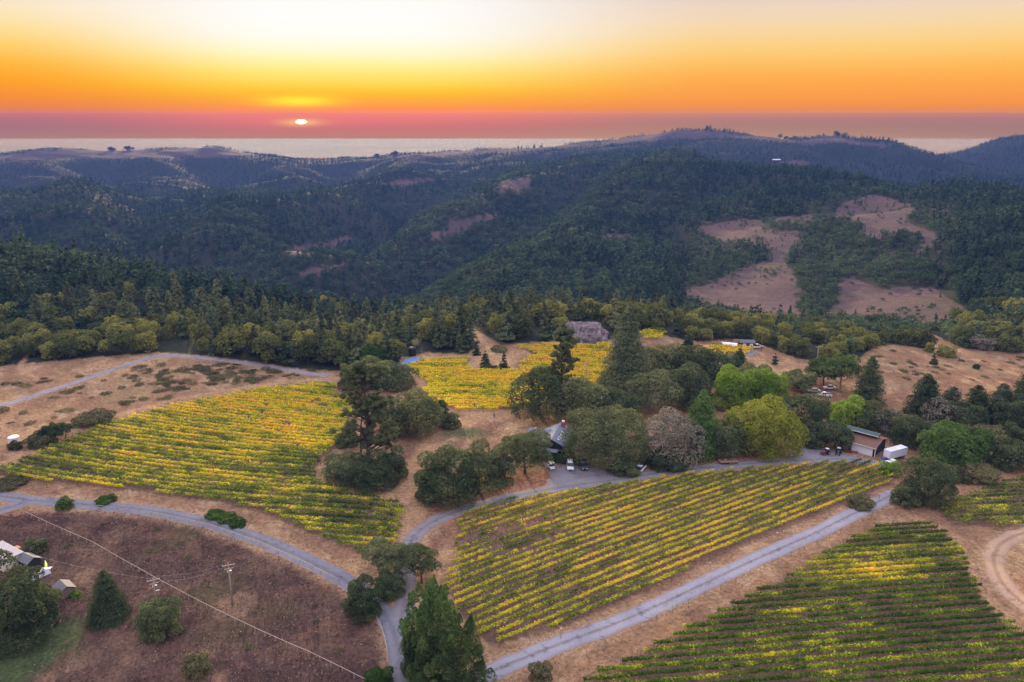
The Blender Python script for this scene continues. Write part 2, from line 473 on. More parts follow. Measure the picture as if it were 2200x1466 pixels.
def plain(name, col, rough=.6, spec=.3, metal=0.0, var=.18, scale=1.5):
    k = NT(name)
    tc_ = k.n('ShaderNodeTexCoord').outputs['Object']
    f = k.noise(scale, 4, tc_)
    c = k.mix(f, tuple(x * (1 - var) for x in col[:3]), tuple(min(1, x * (1 + var)) for x in col[:3]))
    return k.end(k.surf(c, rough, spec, metal))

def leaf_mat(name, dark, mid, light, trans=.3, tint=None, objvar=.35, clump=.30, clump_scale=.25):
    """foliage: the leaf colour varies from leaf to leaf, from clump to clump and from tree to tree"""
    k = NT(name)
    r = k.geo('Random Per Island')
    oi = k.n('ShaderNodeObjectInfo').outputs['Random']
    tco = k.n('ShaderNodeTexCoord').outputs['Object']
    f = k.math('ADD', k.math('MULTIPLY', r, .55), k.math('MULTIPLY', k.math('SUBTRACT', k.noise(clump_scale, 2, tco), .5), clump * 3))
    f = k.math('ADD', f, k.math('MULTIPLY', k.math('SUBTRACT', oi, .35), objvar))
    if tint: f = k.math('ADD', f, k.math('MULTIPLY', k.math('SUBTRACT', k.attr('tint'), .5), .9))
    f = k.math('ADD', f, .12)
    c = k.ramp(f, [(0, dark), (.5, mid), (1, light)])
    d = k.n('ShaderNodeBsdfDiffuse'); k.put(d.inputs['Color'], c)
    t = k.n('ShaderNodeBsdfTranslucent'); k.put(t.inputs['Color'], k.mix(.5, c, light, 'MIX'))
    mx = k.n('ShaderNodeMixShader'); mx.inputs[0].default_value = trans
    k.t.links.new(d.outputs[0], mx.inputs[1]); k.t.links.new(t.outputs[0], mx.inputs[2])
    return k.end(mx.outputs[0])

M = {}
M['bark'] = plain('bark', (.075, .052, .04), .9, .1, var=.5, scale=3)
M['pale_bark'] = plain('pale_bark', (.26, .21, .17), .9, .1, var=.4, scale=3)
M['oak'] = leaf_mat('oak_leaves', (0.044, 0.060, 0.026), (0.111, 0.135, 0.057), (0.267, 0.273, 0.117), clump=.42)
M['oak_dark'] = leaf_mat('dark_oak_leaves', (0.027, 0.046, 0.022), (0.078, 0.103, 0.046), (0.203, 0.223, 0.095), clump=.42)
M['oak_grey'] = leaf_mat('lichen_oak_leaves', (.06, .058, .040), (.155, .142, .100), (.33, .295, .22), .2, clump=.45)
M['pine'] = leaf_mat('pine_needles', (.055, .07, .03), (.15, .175, .075), (.33, .35, .14), .2)
M['willow'] = leaf_mat('willow_leaves', (0.091, 0.111, 0.016), (0.221, 0.260, 0.036), (0.442, 0.468, 0.078), .35)
M['maple'] = leaf_mat('bright_leaves', (0.054, 0.102, 0.014), (0.144, 0.240, 0.030), (0.288, 0.408, 0.060), .35)
M['cypress'] = leaf_mat('cypress_sprays', (0.022, 0.041, 0.016), (0.062, 0.096, 0.031), (0.192, 0.234, 0.066), .2, clump_scale=.22, clump=.5)
M['cypress_green'] = leaf_mat('green_cypress_sprays', (0.027, 0.051, 0.018), (0.078, 0.143, 0.036), (0.210, 0.300, 0.075), .2, clump_scale=.2)  # greener, brighter foliage than the plain cypress
M['fir'] = leaf_mat('fir_needles', (0.028, 0.044, 0.028), (0.080, 0.104, 0.056), (0.200, 0.220, 0.100), .15)
M['spruce'] = leaf_mat('spruce_needles', (0.017, 0.031, 0.014), (0.048, 0.072, 0.031), (0.126, 0.154, 0.066), .15)
M['conifer'] = leaf_mat('forest_needles', (0.034, 0.049, 0.028), (0.089, 0.113, 0.055), (0.193, 0.206, 0.090), .15, objvar=.7)
M['broadleaf'] = leaf_mat('forest_leaves', (0.046, 0.062, 0.024), (0.110, 0.132, 0.044), (0.264, 0.253, 0.066), .25, objvar=.9)
M['scrub'] = leaf_mat('scrub_leaves', (.04, .045, .02), (.10, .10, .045), (.20, .18, .08), .2, objvar=.9)
M['golden'] = leaf_mat('golden_leaves', (.16, .11, .01), (.32, .24, .02), (.55, .42, .05), .3)
M['hedge'] = leaf_mat('hedge_leaves', (.02, .045, .012), (.05, .10, .02), (.12, .18, .04), .25)
M['far_conifer'] = leaf_mat('wood_needles', (0.011, 0.029, 0.020), (0.040, 0.073, 0.046), (0.138, 0.182, 0.099), .1, tint=True, objvar=0, clump=.2, clump_scale=.012)
M['far_broadleaf'] = leaf_mat('wood_leaves', (.020, .044, .026), (.060, .096, .048), (.15, .19, .085), .15, tint=True, objvar=0, clump=.2, clump_scale=.012)

# ------------------------------------------------------------------ layout (photo pixels on the terrain)
ROAD_PAVED = [(-90, 1058), (0, 1066), (60, 1075), (200, 1085), (330, 1098), (450, 1123), (560, 1160), (650, 1199), (720, 1235), (770, 1264), (812, 1300), (842, 1340), (857, 1390), (864, 1440), (868, 1490), (870, 1540)]
ROAD_SPUR = [(60, 1078), (20, 1092), (-40, 1108), (-120, 1125)]
ROAD_DRIVE = [(862, 1335), (872, 1290), (872, 1240), (871, 1195), (884, 1155), (930, 1118), (1000, 1094), (1080, 1072), (1150, 1057), (1230, 1044), (1330, 1030), (1440, 1013), (1560, 1001), (1680, 991), (1790, 986), (1860, 989), (1905, 1000)]
PAD = [(1172, 1000), (1215, 998), (1270, 1000), (1300, 1012), (1350, 1019), (1400, 1018), (1330, 1035), (1230, 1049), (1160, 1060), (1170, 1040), (1182, 1020)]
PAD_BARN = [(1690, 972), (1740, 958), (1790, 966), (1850, 985), (1905, 997), (1890, 1002), (1800, 990), (1700, 992)]
ROAD_GRAVEL = [(960, 1484), (1072, 1437), (1193, 1388), (1315, 1345), (1449, 1286), (1592, 1217), (1754, 1145), (1882, 1081), (1925, 1060)]
ROAD_HILL = [(-60, 888), (0, 873), (120, 836), (240, 795), (320, 769), (365, 762), (420, 768), (520, 779), (600, 791), (660, 802), (705, 808)]
TRACK_EAST = [(2260, 1132), (2180, 1150), (2148, 1168), (2130, 1198), (2142, 1240), (2172, 1280), (2230, 1320)]
DIRT = [([(866, 1250), (880, 1180), (888, 1120), (878, 1070), (890, 1010), (935, 955), (1000, 905), (1050, 885), (1120, 898)], 5.5),
        ([(890, 1140), (920, 1120), (1000, 1100)], 2.5), ([(700, 1000), (690, 1030), (735, 1060), (820, 1070), (890, 1060)], 3.0),
        ([(0, 1000), (100, 955), (230, 900), (380, 858), (560, 828), (700, 812), (740, 812)], 2.0), ([(1120, 745), (1090, 780), (1040, 780), (1030, 765), (900, 768)], 4.5),
        ([(1000, 712), (1060, 745), (1095, 775)], 5), ([(960, 1190), (955, 1250)], 4.0), ([(980, 880), (1050, 895), (1110, 885)], 4),
        ([(1960, 1110), (2050, 1150), (2100, 1250), (2180, 1350)], 2.0), ([(150, 750), (60, 760), (40, 790), (80, 815)], 1.2), ([(0, 838), (60, 825), (150, 800)], .7),
        ([(800, 790), (870, 800), (915, 820), (900, 850)], 3.5), ([(720, 845), (735, 830)], 3)]
HEATH = [(-400, 1130), (50, 1104), (200, 1094), (330, 1108), (450, 1134), (560, 1174), (650, 1213), (740, 1258), (800, 1312), (835, 1380), (845, 1466), (845, 1650), (-400, 1650)]
CLEAR = [(-400, 1700), (-400, 800), (-100, 792), (0, 787), (150, 772), (340, 757), (430, 764), (560, 780), (640, 792), (720, 797), (800, 806), (850, 792), (862, 768), (920, 757), (1000, 762), (1024, 745), (995, 712),
         (1020, 706), (1060, 735), (1110, 738), (1200, 732), (1300, 733), (1400, 708), (1440, 724), (1500, 735), (1560, 728), (1640, 742), (1720, 773), (1790, 778), (1850, 768), (1875, 745), (1950, 737), (2000, 716), (2060, 745), (2120, 752), (2300, 757), (2700, 770), (2700, 1700)]
MEADOWS = [
    [(1490, 492), (1560, 478), (1700, 466), (1790, 458), (1820, 430), (1890, 420), (1960, 440), (1950, 480), (2010, 500), (2020, 528), (1960, 542), (1900, 560), (1850, 605), (1900, 622), (1990, 612), (2060, 655), (2085, 688), (1990, 705), (1900, 690), (1840, 700), (1780, 690), (1700, 700), (1600, 690), (1560, 670), (1465, 642), (1485, 620), (1560, 592), (1635, 560), (1660, 535), (1560, 520)],
    [(905, 522), (930, 502), (985, 475), (1065, 458), (1062, 470), (1010, 490), (960, 515)], [(590, 556), (640, 530), (745, 508), (770, 512), (700, 535), (640, 552)],
    [(815, 396), (850, 386), (940, 384), (930, 393), (860, 402)], [(1058, 412), (1090, 390), (1140, 380), (1140, 412), (1090, 416)], [(1270, 512), (1330, 506), (1380, 512), (1330, 524)],
    [(640, 590), (690, 575), (760, 560), (730, 580), (670, 600)],
    [(1670, 349), (1720, 346), (1750, 352), (1740, 358), (1690, 356)],
    [(-300, 340), (0, 335), (150, 320), (340, 323), (450, 315), (520, 327), (560, 335), (500, 338), (350, 340), (200, 342), (0, 346)],
    [(830, 337), (1000, 324), (1150, 317), (1340, 300), (1420, 285), (1480, 281), (1560, 284), (1640, 292), (1720, 304), (1780, 291), (1850, 306), (1920, 309), (1900, 317), (1800, 306), (1740, 313), (1640, 302), (1560, 297), (1440, 299), (1330, 308), (1150, 326), (1000, 334), (880, 343)],
]
COPSES = [[(1690, 562), (1700, 520), (1760, 462), (1830, 470), (1870, 520), (1900, 565), (1810, 600), (1790, 650), (1765, 690), (1715, 680), (1720, 610)],
          [(1800, 560), (1900, 545), (1960, 560), (1950, 590), (1880, 610), (1840, 600)], [(1860, 520), (1930, 500), (1990, 510), (1960, 540), (1890, 545)],
          [(1600, 555), (1640, 545), (1650, 560), (1610, 580)], [(1640, 478), (1740, 475), (1740, 495), (1650, 500)]]
VINE_L = [(-5, 1012), (100, 968), (230, 913), (380, 872), (560, 838), (700, 825), (726, 826), (716, 850), (745, 850), (765, 880), (740, 920), (725, 960), (690, 985), (676, 1010), (684, 1035), (735, 1056), (800, 1070), (862, 1080), (868, 1105), (860, 1150), (838, 1185), (800, 1194), (760, 1186), (620, 1126), (560, 1100), (450, 1075), (300, 1056), (200, 1044), (80, 1036), (-5, 1022)]
VINE_U = [(868, 788), (930, 772), (1008, 774), (1002, 786), (1020, 798), (1080, 800), (1112, 796), (1118, 780), (1152, 764), (1112, 746), (1200, 741), (1310, 742), (1330, 800), (1250, 850), (1150, 874), (1108, 882), (980, 884), (940, 868), (900, 850), (918, 826), (890, 806)]
VINE_M = [(985, 1128), (992, 1106), (1100, 1077), (1330, 1042), (1500, 1018), (1700, 1003), (1840, 992), (1915, 1003), (1928, 1022), (1905, 1050), (1700, 1132), (1500, 1216), (1300, 1308), (1180, 1356), (1055, 1388), (1005, 1345), (960, 1260), (975, 1200)]
VINE_R = [(1950, 1124), (1990, 1128), (2030, 1148), (2068, 1195), (2085, 1240), (2110, 1295), (2160, 1335), (2225, 1375), (2260, 1400), (2260, 1580), (1060, 1580), (1260, 1468), (1400, 1392), (1540, 1322), (1680, 1247), (1790, 1182), (1880, 1137)]
VINE_F = [(2016, 1092), (2060, 1072), (2130, 1047), (2200, 1028), (2260, 1012), (2260, 1130), (2200, 1133), (2060, 1132), (2022, 1112)]
VINE_B = [(1535, 742), (1560, 738), (1600, 744), (1625, 752), (1600, 766), (1540, 764), (1505, 752)]
VINE_C = [(1375, 716), (1400, 709), (1430, 716), (1420, 730), (1380, 730)]

# ------------------------------------------------------------------ terrain object
GZ = H
PXv, PYv = to_pix(GX, GY, GZ)
front = GY > 20
def pmask(poly, feather=0, nz=None):
    return (inpoly(PXv, PYv, poly) & front)
nearm = GD < 620
n1 = fbm(GX / 14.0, GY / 14.0, 4, 21); n2 = fbm(GX / 55.0, GY / 55.0, 3, 31); n3 = fbm(GX / 3.0, GY / 3.0, 3, 41)
def blend(col, c, m):
    m = np.clip(m, 0, 1)[..., None]
    return col * (1 - m) + np.array(c) * m
dry = np.ones(GX.shape + (3,)) * np.array((.235, .142, .080))
dry = blend(dry, (.20, .115, .068), sstep(.45, .7, n2))
dry = blend(dry, (.33, .22, .115), sstep(.55, .75, n1) * .8)
dry = blend(dry, (.20, .16, .085), sstep(.62, .8, fbm(GX / 22., GY / 22., 3, 51)) * .45)
dry = blend(dry, (.185, .105, .075), sstep(.55, .72, n3) * .5)
dry = blend(dry, (.40, .285, .175), sstep(.58, .72, fbm(GX / 4.5, GY / 4.5, 3, 43)) * .45)
col = dry
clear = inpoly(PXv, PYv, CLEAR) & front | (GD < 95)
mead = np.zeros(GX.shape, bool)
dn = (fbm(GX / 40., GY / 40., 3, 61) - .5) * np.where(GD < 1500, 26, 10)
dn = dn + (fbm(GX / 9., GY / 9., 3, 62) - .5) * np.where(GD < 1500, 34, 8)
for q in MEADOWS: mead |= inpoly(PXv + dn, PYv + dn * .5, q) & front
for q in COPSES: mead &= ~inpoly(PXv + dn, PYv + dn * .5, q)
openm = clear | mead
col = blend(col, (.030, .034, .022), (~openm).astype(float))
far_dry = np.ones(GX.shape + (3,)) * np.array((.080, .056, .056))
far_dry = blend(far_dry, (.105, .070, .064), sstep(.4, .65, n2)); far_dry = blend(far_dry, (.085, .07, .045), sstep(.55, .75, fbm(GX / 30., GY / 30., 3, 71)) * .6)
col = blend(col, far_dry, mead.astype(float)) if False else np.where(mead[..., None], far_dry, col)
# near details, on the near rows only
jn = int(np.searchsorted(gv, math.log(640)))
sl = (slice(None), slice(0, jn))
x, y, cn = GX[sl], GY[sl], col[sl]
jit = (n3[sl] - .5) * 1.6 + (n1[sl] - .5) * 3
heath = inpoly(PXv[sl] + jit * 4, PYv[sl] + jit * 3, HEATH) & front[sl]
hc = np.ones(x.shape + (3,)) * np.array((.098, .058, .044))
hc = blend(hc, (.062, .038, .034), sstep(.42, .7, fbm(x / 9., y / 9., 4, 81))); hc = blend(hc, (.17, .105, .07), sstep(.55, .8, fbm(x / 12., y / 12., 4, 91)) * .8)
hc = blend(hc, (.045, .029, .026), sstep(.52, .68, n3[sl]) * .6)
hc = blend(hc, (.05, .052, .022), sstep(.62, .8, fbm(x / 16., y / 16., 3, 95)) * .5)
cn = np.where(heath[..., None], hc, cn)
for poly in (VINE_L, VINE_U, VINE_M, VINE_R, VINE_F):
    vm = inpoly(PXv[sl], PYv[sl], poly) & front[sl]
    cn = blend(cn, (.15, .092, .065), vm * (.75 + .25 * n1[sl]))
for pts, wd in DIRT:
    ln = gpts(pts)
    d = seg_dist(x, y, ln) + jit * .7
    cn = blend(cn, (.33, .21, .115), sstep(wd, wd * .45, d) * (.75 + .25 * n3[sl]))
    cn = blend(cn, (.30, .17, .11), (np.exp(-((d - wd * .3) / .35) ** 2)) * .35)
for pts, wd in ((ROAD_PAVED, 5.0), (ROAD_DRIVE, 4.6), (ROAD_GRAVEL, 5.2), (ROAD_HILL, 3.6), (TRACK_EAST, 4.0)):
    d = seg_dist(x, y, gpts(pts)) + jit * .5
    cn = blend(cn, (.33, .22, .13), sstep(wd, wd * .5, d) * .55)
# leaf litter under the oaks and along the drive
for (cx, cy, rr) in ((1110, 1075, 22), (1190, 1025, 8), (1330, 1010, 13), (1500, 992, 12), (1000, 1090, 12), (790, 1040, 10), (1650, 985, 12), (1250, 1010, 6), (1880, 1010, 12)):
    g = ground(cx, cy); d = np.hypot(x - g[0], y - g[1]) + jit * 2
    cn = blend(cn, (.24, .115, .075), sstep(rr, rr * .4, d) * .75)
for (cx, cy, rr, k) in ((1025, 932, 7, .6), (990, 928, 8, .7), (40, 1400, 11, .9), (100, 1375, 9, .9), (150, 1340, 5, .7), (0, 1440, 10, .9)):
    g = ground(cx, cy); d = np.hypot((x - g[0]), (y - g[1]) * 1.5) + jit * 2.5
    cn = blend(cn, (.06, .085, .035), sstep(rr, rr * .4, d) * k)
g = ground(505, 1302); d = np.hypot(x - g[0], y - g[1]) + jit * .6
cn = blend(cn, (.185, .118, .078), sstep(5.5, 3.6, d) * .7)
col[sl] = cn
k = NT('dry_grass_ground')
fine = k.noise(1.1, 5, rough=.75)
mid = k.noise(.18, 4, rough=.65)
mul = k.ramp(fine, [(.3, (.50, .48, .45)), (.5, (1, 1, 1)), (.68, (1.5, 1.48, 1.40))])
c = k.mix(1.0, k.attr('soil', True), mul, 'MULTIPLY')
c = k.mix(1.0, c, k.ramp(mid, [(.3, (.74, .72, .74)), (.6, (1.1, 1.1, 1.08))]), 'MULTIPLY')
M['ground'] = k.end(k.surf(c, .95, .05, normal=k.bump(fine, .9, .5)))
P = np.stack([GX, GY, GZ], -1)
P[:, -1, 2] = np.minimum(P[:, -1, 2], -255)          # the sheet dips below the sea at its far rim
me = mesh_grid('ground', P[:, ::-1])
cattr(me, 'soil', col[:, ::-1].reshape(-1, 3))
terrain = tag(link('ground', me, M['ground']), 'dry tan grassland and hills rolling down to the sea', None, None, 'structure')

# ------------------------------------------------------------------ sea
k = NT('sea_water')
wv = k.noise(.004, 4, k.scaled(k.geo('Position'), (.25, 1, 1)))
q = k.n('ShaderNodeBsdfGlossy', distribution='BECKMANN'); k.put(q.inputs['Roughness'], k.math('ADD', .22, k.math('MULTIPLY', wv, .07)))
k.put(q.inputs['Color'], (1, 1, 1, 1))
dq = k.n('ShaderNodeBsdfDiffuse'); k.put(dq.inputs['Color'], (.03, .04, .06, 1))
fr = k.n('ShaderNodeFresnel'); fr.inputs['IOR'].default_value = 1.33
mx = k.n('ShaderNodeMixShader'); k.t.links.new(fr.outputs[0], mx.inputs[0]); k.t.links.new(dq.outputs[0], mx.inputs[1]); k.t.links.new(q.outputs[0], mx.inputs[2])
M['sea'] = k.end(mx.outputs[0])
me = bpy.data.meshes.new('sea')
me.from_pydata([(-26000, 4440, -124), (26000, 4440, -124), (26000, 8340, -124), (-26000, 8340, -124)], [], [(0, 1, 2, 3)])
sea_o = link('sea', me, M['sea'])
lk = bpy.data.collections.new('sun_receivers'); lk.objects.link(sea_o)
sun_o.light_linking.receiver_collection = lk
lk.collection_objects[0].light_linking.link_state = 'EXCLUDE'
tag(sea_o, 'bright calm sea beyond the last hills', None, None, 'structure')

# ------------------------------------------------------------------ the setting sun
k = NT('sun_glow')
em = k.n('ShaderNodeEmission'); em.inputs['Color'].default_value = (1.0, .93, .45, 1); em.inputs['Strength'].default_value = 2.2
M['sunm'] = k.end(em.outputs[0]); M['sunm'].cycles.emission_sampling = 'NONE'
def sphere_pts(nu=24, nv=14):
    V = []
    for i in range(nu):
        for j in range(nv):
            q = []
            for a, b in ((i, j), (i + 1, j), (i + 1, j + 1), (i, j + 1)):
                t, p = 2 * math.pi * a / nu, -math.pi / 2 + math.pi * b / nv
                q.append((math.cos(t) * math.cos(p), math.sin(t) * math.cos(p), math.sin(p)))
            V.append(q)
    return np.array(V)
me = mesh_faces('sun', sphere_pts() * np.array((320, 320, 140)))
so = link('sun', me, M['sunm'])
so.location = Vector(pix_dir(647, 262)).normalized() * 50000 + Vector((0, 0, CAMZ))
tag(so, 'small flattened glowing sun sinking into the haze', None, None, 'structure')

# ------------------------------------------------------------------ haze
k = NT('haze_air')
pv = k.n('ShaderNodeVolumePrincipled')
pv.inputs['Color'].default_value = (.034, .074, .255, 1)
pv.inputs['Density'].default_value = HAZE_D
pv.inputs['Anisotropy'].default_value = 0.15
k.t.links.new(pv.outputs[0], k.out.inputs['Volume'])
me = bpy.data.meshes.new('haze')
hx, hy0, hy1, hz0, hz1 = 7000, -1500, HAZE_FAR + 20, -262, HAZE_TOP
V = [(-hx, hy0, hz0), (hx, hy0, hz0), (hx, hy1, hz0), (-hx, hy1, hz0), (-hx, hy0, hz1), (hx, hy0, hz1), (hx, hy1, hz1), (-hx, hy1, hz1)]
me.from_pydata(V, [], [(0, 3, 2, 1), (4, 5, 6, 7), (0, 1, 5, 4), (1, 2, 6, 5), (2, 3, 7, 6), (3, 0, 4, 7)])
hz = link('haze', me, k.m); tag(hz, 'thin blue evening haze over the hills', None, None, 'stuff')
k.m.cycles.homogeneous_volume = True

# ------------------------------------------------------------------ roads
def smooth_line(pts, step=1.0):
    p = np.array(pts, float)
    d = np.r_[0, np.cumsum(np.hypot(*np.diff(p, axis=0).T))]
    n = max(4, int(d[-1] / step))
    s = np.linspace(0, d[-1], n)
    q = np.stack([np.interp(s, d, p[:, 0]), np.interp(s, d, p[:, 1])], -1)
    for _ in range(max(2, int(60 / step * .15))):
        q[1:-1] = .25 * q[:-2] + .5 * q[1:-1] + .25 * q[2:]
    return q
def road(name, label, pts, width, m, rise=.07, ragged=.25, lats=9, seed=1, wfun=None):
    q = smooth_line(gpts(pts), 1.0)
    for _ in range(12): q[1:-1] = .25 * q[:-2] + .5 * q[1:-1] + .25 * q[2:]
    t = np.gradient(q, axis=0); t /= np.hypot(t[:, 0], t[:, 1])[:, None]
    nrm = np.stack([t[:, 1], -t[:, 0]], -1)
    n = len(q); s = np.arange(n) * 1.0
    wl_ = width / 2 + ragged * (fbm(s / 3., s * 0 + seed, 3, 5) - .5) * 2
    wr_ = width / 2 + ragged * (fbm(s / 3., s * 0 + seed + 9, 3, 6) - .5) * 2
    if wfun is not None: wl_ = wl_ * wfun(np.linspace(0, 1, n)); wr_ = wr_ * wfun(np.linspace(0, 1, n))
    wl_ = wl_ + ragged * .5 * (fbm(s / .8, s * 0 + seed, 2, 15) - .5); wr_ = wr_ + ragged * .5 * (fbm(s / .8, s * 0 + seed + 4, 2, 16) - .5)
    P = np.zeros((n, lats, 3)); U = np.zeros((n, lats))
    for j in range(lats):
        f = j / (lats - 1) * 2 - 1
        off = np.where(f < 0, f * wl_, f * wr_)
        P[:, j, :2] = q + nrm * off[:, None]
        P[:, j, 2] = T(P[:, j, 0], P[:, j, 1]) + rise * (1 - .75 * abs(f) ** 6)
        U[:, j] = f
    me = mesh_grid(name, P[:, ::-1]); vattr(me, 'lat', U[:, ::-1].ravel())
    # keep the top side up
    o = tag(link(name, me, m), label, None, None, 'structure')
    return q
def road_mat(name, base, rut, mid_, rut_at=.45, mid_w=.16, edge=(.30, .20, .13)):
    k = NT(name)
    a = k.math('ABSOLUTE', k.attr('lat'))
    n = k.noise(.9, 4); n_f = k.noise(4.5, 3)
    aw = k.math('ADD', a, k.math('MULTIPLY', k.math('SUBTRACT', n, .5), .35))
    c = k.ramp(aw, [(0, mid_), (max(.02, mid_w - .06), mid_), (mid_w + .16, rut), (rut_at + .2, rut), (.82, base), (.97, edge)])
    c = k.mix(1.0, c, k.ramp(n_f, [(.3, (.78, .78, .79)), (.7, (1.18, 1.17, 1.16))]), 'MULTIPLY')
    c = k.mix(1.0, c, k.ramp(k.noise(.12, 3), [(.3, (.82, .82, .84)), (.7, (1.12, 1.12, 1.10))]), 'MULTIPLY')
    c = k.mix(1.0, c, k.ramp(k.noise(.45, 5, rough=.7), [(.36, (.70, .69, .70)), (.44, (1, 1, 1)), (.66, (1.04, 1.03, 1.02)), (.74, (1.22, 1.2, 1.18))]), 'MULTIPLY')
    return k.end(k.surf(c, .92, .15, normal=k.bump(n_f, .5, .06)))
M['paved'] = road_mat('worn_asphalt', (.150, .152, .178), (.165, .166, .192), (.130, .130, .150), edge=(.26, .18, .12))
M['gravel'] = road_mat('pale_gravel', (.205, .205, .235), (.245, .245, .28), (.165, .150, .155), mid_w=.09, edge=(.26, .18, .12))
M['drive'] = road_mat('drive_gravel', (.180, .168, .180), (.195, .185, .198), (.160, .145, .150), edge=(.24, .16, .11))
M['dirt'] = road_mat('dirt_track', (.31, .215, .145), (.34, .235, .16), (.25, .165, .105))
road('road', 'worn grey asphalt lane curving past the dark heath field', ROAD_PAVED, 4.6, M['paved'], seed=3)
road('road', 'grey lane forking off the asphalt lane at the field corner', ROAD_SPUR, 4.2, M['paved'], rise=.05, seed=4)
road('road', 'gravel drive winding from the asphalt lane to the house and barn', ROAD_DRIVE, 4.3, M['drive'], rise=.085, seed=5, ragged=.5)
road('road', 'pale straight two-track gravel road between two vineyard blocks', ROAD_GRAVEL, 4.9, M['gravel'], rise=.10, seed=6, ragged=.4)
road('road', 'pale lane climbing across the dry shrubby hillside', ROAD_HILL, 3.0, M['gravel'], seed=7)
road('path', 'curved tan dirt track beside the triangular green vineyard', TRACK_EAST, 4.2, M['dirt'], seed=8, ragged=.6)
def pad(name, label, poly, m, rise=.06, step=1.2):
    pw = np.array(gpts(poly)); c0 = pw.mean(0)
    # a fan of rings, edges ragged
    ang = np.linspace(0, 2 * np.pi, 140)
    per = smooth_line(np.vstack([pw, pw[:1]]), 1.0); n = len(per)
    rr = np.linspace(0, 1, 10)
    P = np.zeros((n, 10, 3))
    edge_n = 1 + .06 * (fbm(np.arange(n) / 3., np.zeros(n), 3, 7) - .5) * 2
    edge_n[-1] = edge_n[0]
    for j, r_ in enumerate(rr):
        P[:, j, :2] = c0 + (per - c0) * (r_ * edge_n)[:, None]
        P[:, j, 2] = T(P[:, j, 0], P[:, j, 1]) + rise * (1 - .7 * r_ ** 6)
    me = mesh_grid(name, P); vattr(me, 'lat', np.tile(rr * .9, n))
    return tag(link(name, me, m), label, None, None, 'structure')
pad('pavement', 'gravel parking apron below the slate-roofed house', PAD, M['drive'], .055)
pad('pavement', 'gravel turning area in front of the brown-roofed barn', PAD_BARN, M['drive'], .055)
# ------------------------------------------------------------------ foliage builders
def rnd_unit(rng, n):
    v = rng.normal(size=(n, 3)); return v / np.linalg.norm(v, axis=1)[:, None]
def leaf_quads(rng, Cn, Nn, size, aspect=.65, wob=.55):
    """small leaf-clump faces at centres Cn facing roughly Nn"""
    n = len(Cn)
    nn = Nn + rng.normal(size=(n, 3)) * wob
    nn /= np.linalg.norm(nn, axis=1)[:, None] + 1e-9
    t = np.cross(nn, rnd_unit(rng, n)); t /= np.linalg.norm(t, axis=1)[:, None] + 1e-9
    b = np.cross(nn, t)
    s = (np.asarray(size) * rng.uniform(.6, 1.35, n))[:, None]
    a = s * t; c = s * aspect * b
    k = rng.uniform(.35, .8, (n, 1))
    return np.stack([Cn - a * .9, Cn - c * k + a * .1, Cn + a, Cn + c * k - a * .1], 1)
def dome(rng, Rr, z0, z1, nl, n, size, squash=1.0, inner=.78, skirt=0.0, lobe=(.20, .48)):
    """broad crown of overlapping lobes between z0 and z1"""
    hz = (z1 - z0) / 2; zc = (z0 + z1) / 2
    ga_ = np.arange(nl) * 2.39996 + rng.random() * 6
    uz = np.clip(1 - 1.75 * (np.arange(nl) + .5) / nl + rng.normal(0, .10, nl), -.95, 1); uxy = np.sqrt(np.maximum(0, 1 - uz ** 2)) ** .45
    u = np.stack([np.cos(ga_) * uxy, np.sin(ga_) * uxy, uz], -1)
    lr = Rr * rng.uniform(lobe[0], lobe[1], nl)
    c = u * np.array((Rr, Rr, hz)) * rng.uniform(.48, .84, (nl, 1)); c[:, 2] += zc
    c = np.vstack([c, [[0, 0, zc]]]); lr = np.r_[lr, Rr * .55]
    zs = min(1.0, hz / Rr * 1.25)
    if z0 < .075 * (z1 + 1e-9):
        ng = max(6, int(nl * .4)); g_ = np.arange(ng) * 2 * np.pi / ng + rng.normal(0, .2, ng)
        lg = Rr * rng.uniform(.30, .42, ng); q_ = Rr * rng.uniform(.58, .72, ng)
        c = np.vstack([c, np.stack([np.cos(g_) * q_, np.sin(g_) * q_, z0 + lg * zs * rng.uniform(.5, .9, ng)], -1)]); lr = np.r_[lr, lg]
    p = lr ** 2; p /= p.sum()
    li = rng.choice(len(lr), n, p=p)
    d = rnd_unit(rng, n); d[:, 2] = np.where(d[:, 2] < -.35, -d[:, 2], d[:, 2])
    rad = lr[li] * (inner + (1.05 - inner) * rng.random(n) ** .6)
    rad *= .86 + .28 * vnoise(d[:, 0] * 3 + li * 7, d[:, 1] * 3 + d[:, 2] * 3, 5)
    pos = c[li] + d * rad[:, None] * np.array((1, 1, zs))
    keep = np.ones(n, bool)
    for k_ in range(len(lr)):
        q = (pos - c[k_]) / np.array((1, 1, zs)); keep &= ~((np.linalg.norm(q, axis=1) < lr[k_] * .62) & (li != k_))
    keep &= pos[:, 2] > z0 - skirt
    pos = pos[keep]; d = d[keep]
    nrm = d + np.array((0, 0, .35))
    return leaf_quads(rng, pos, nrm, size)
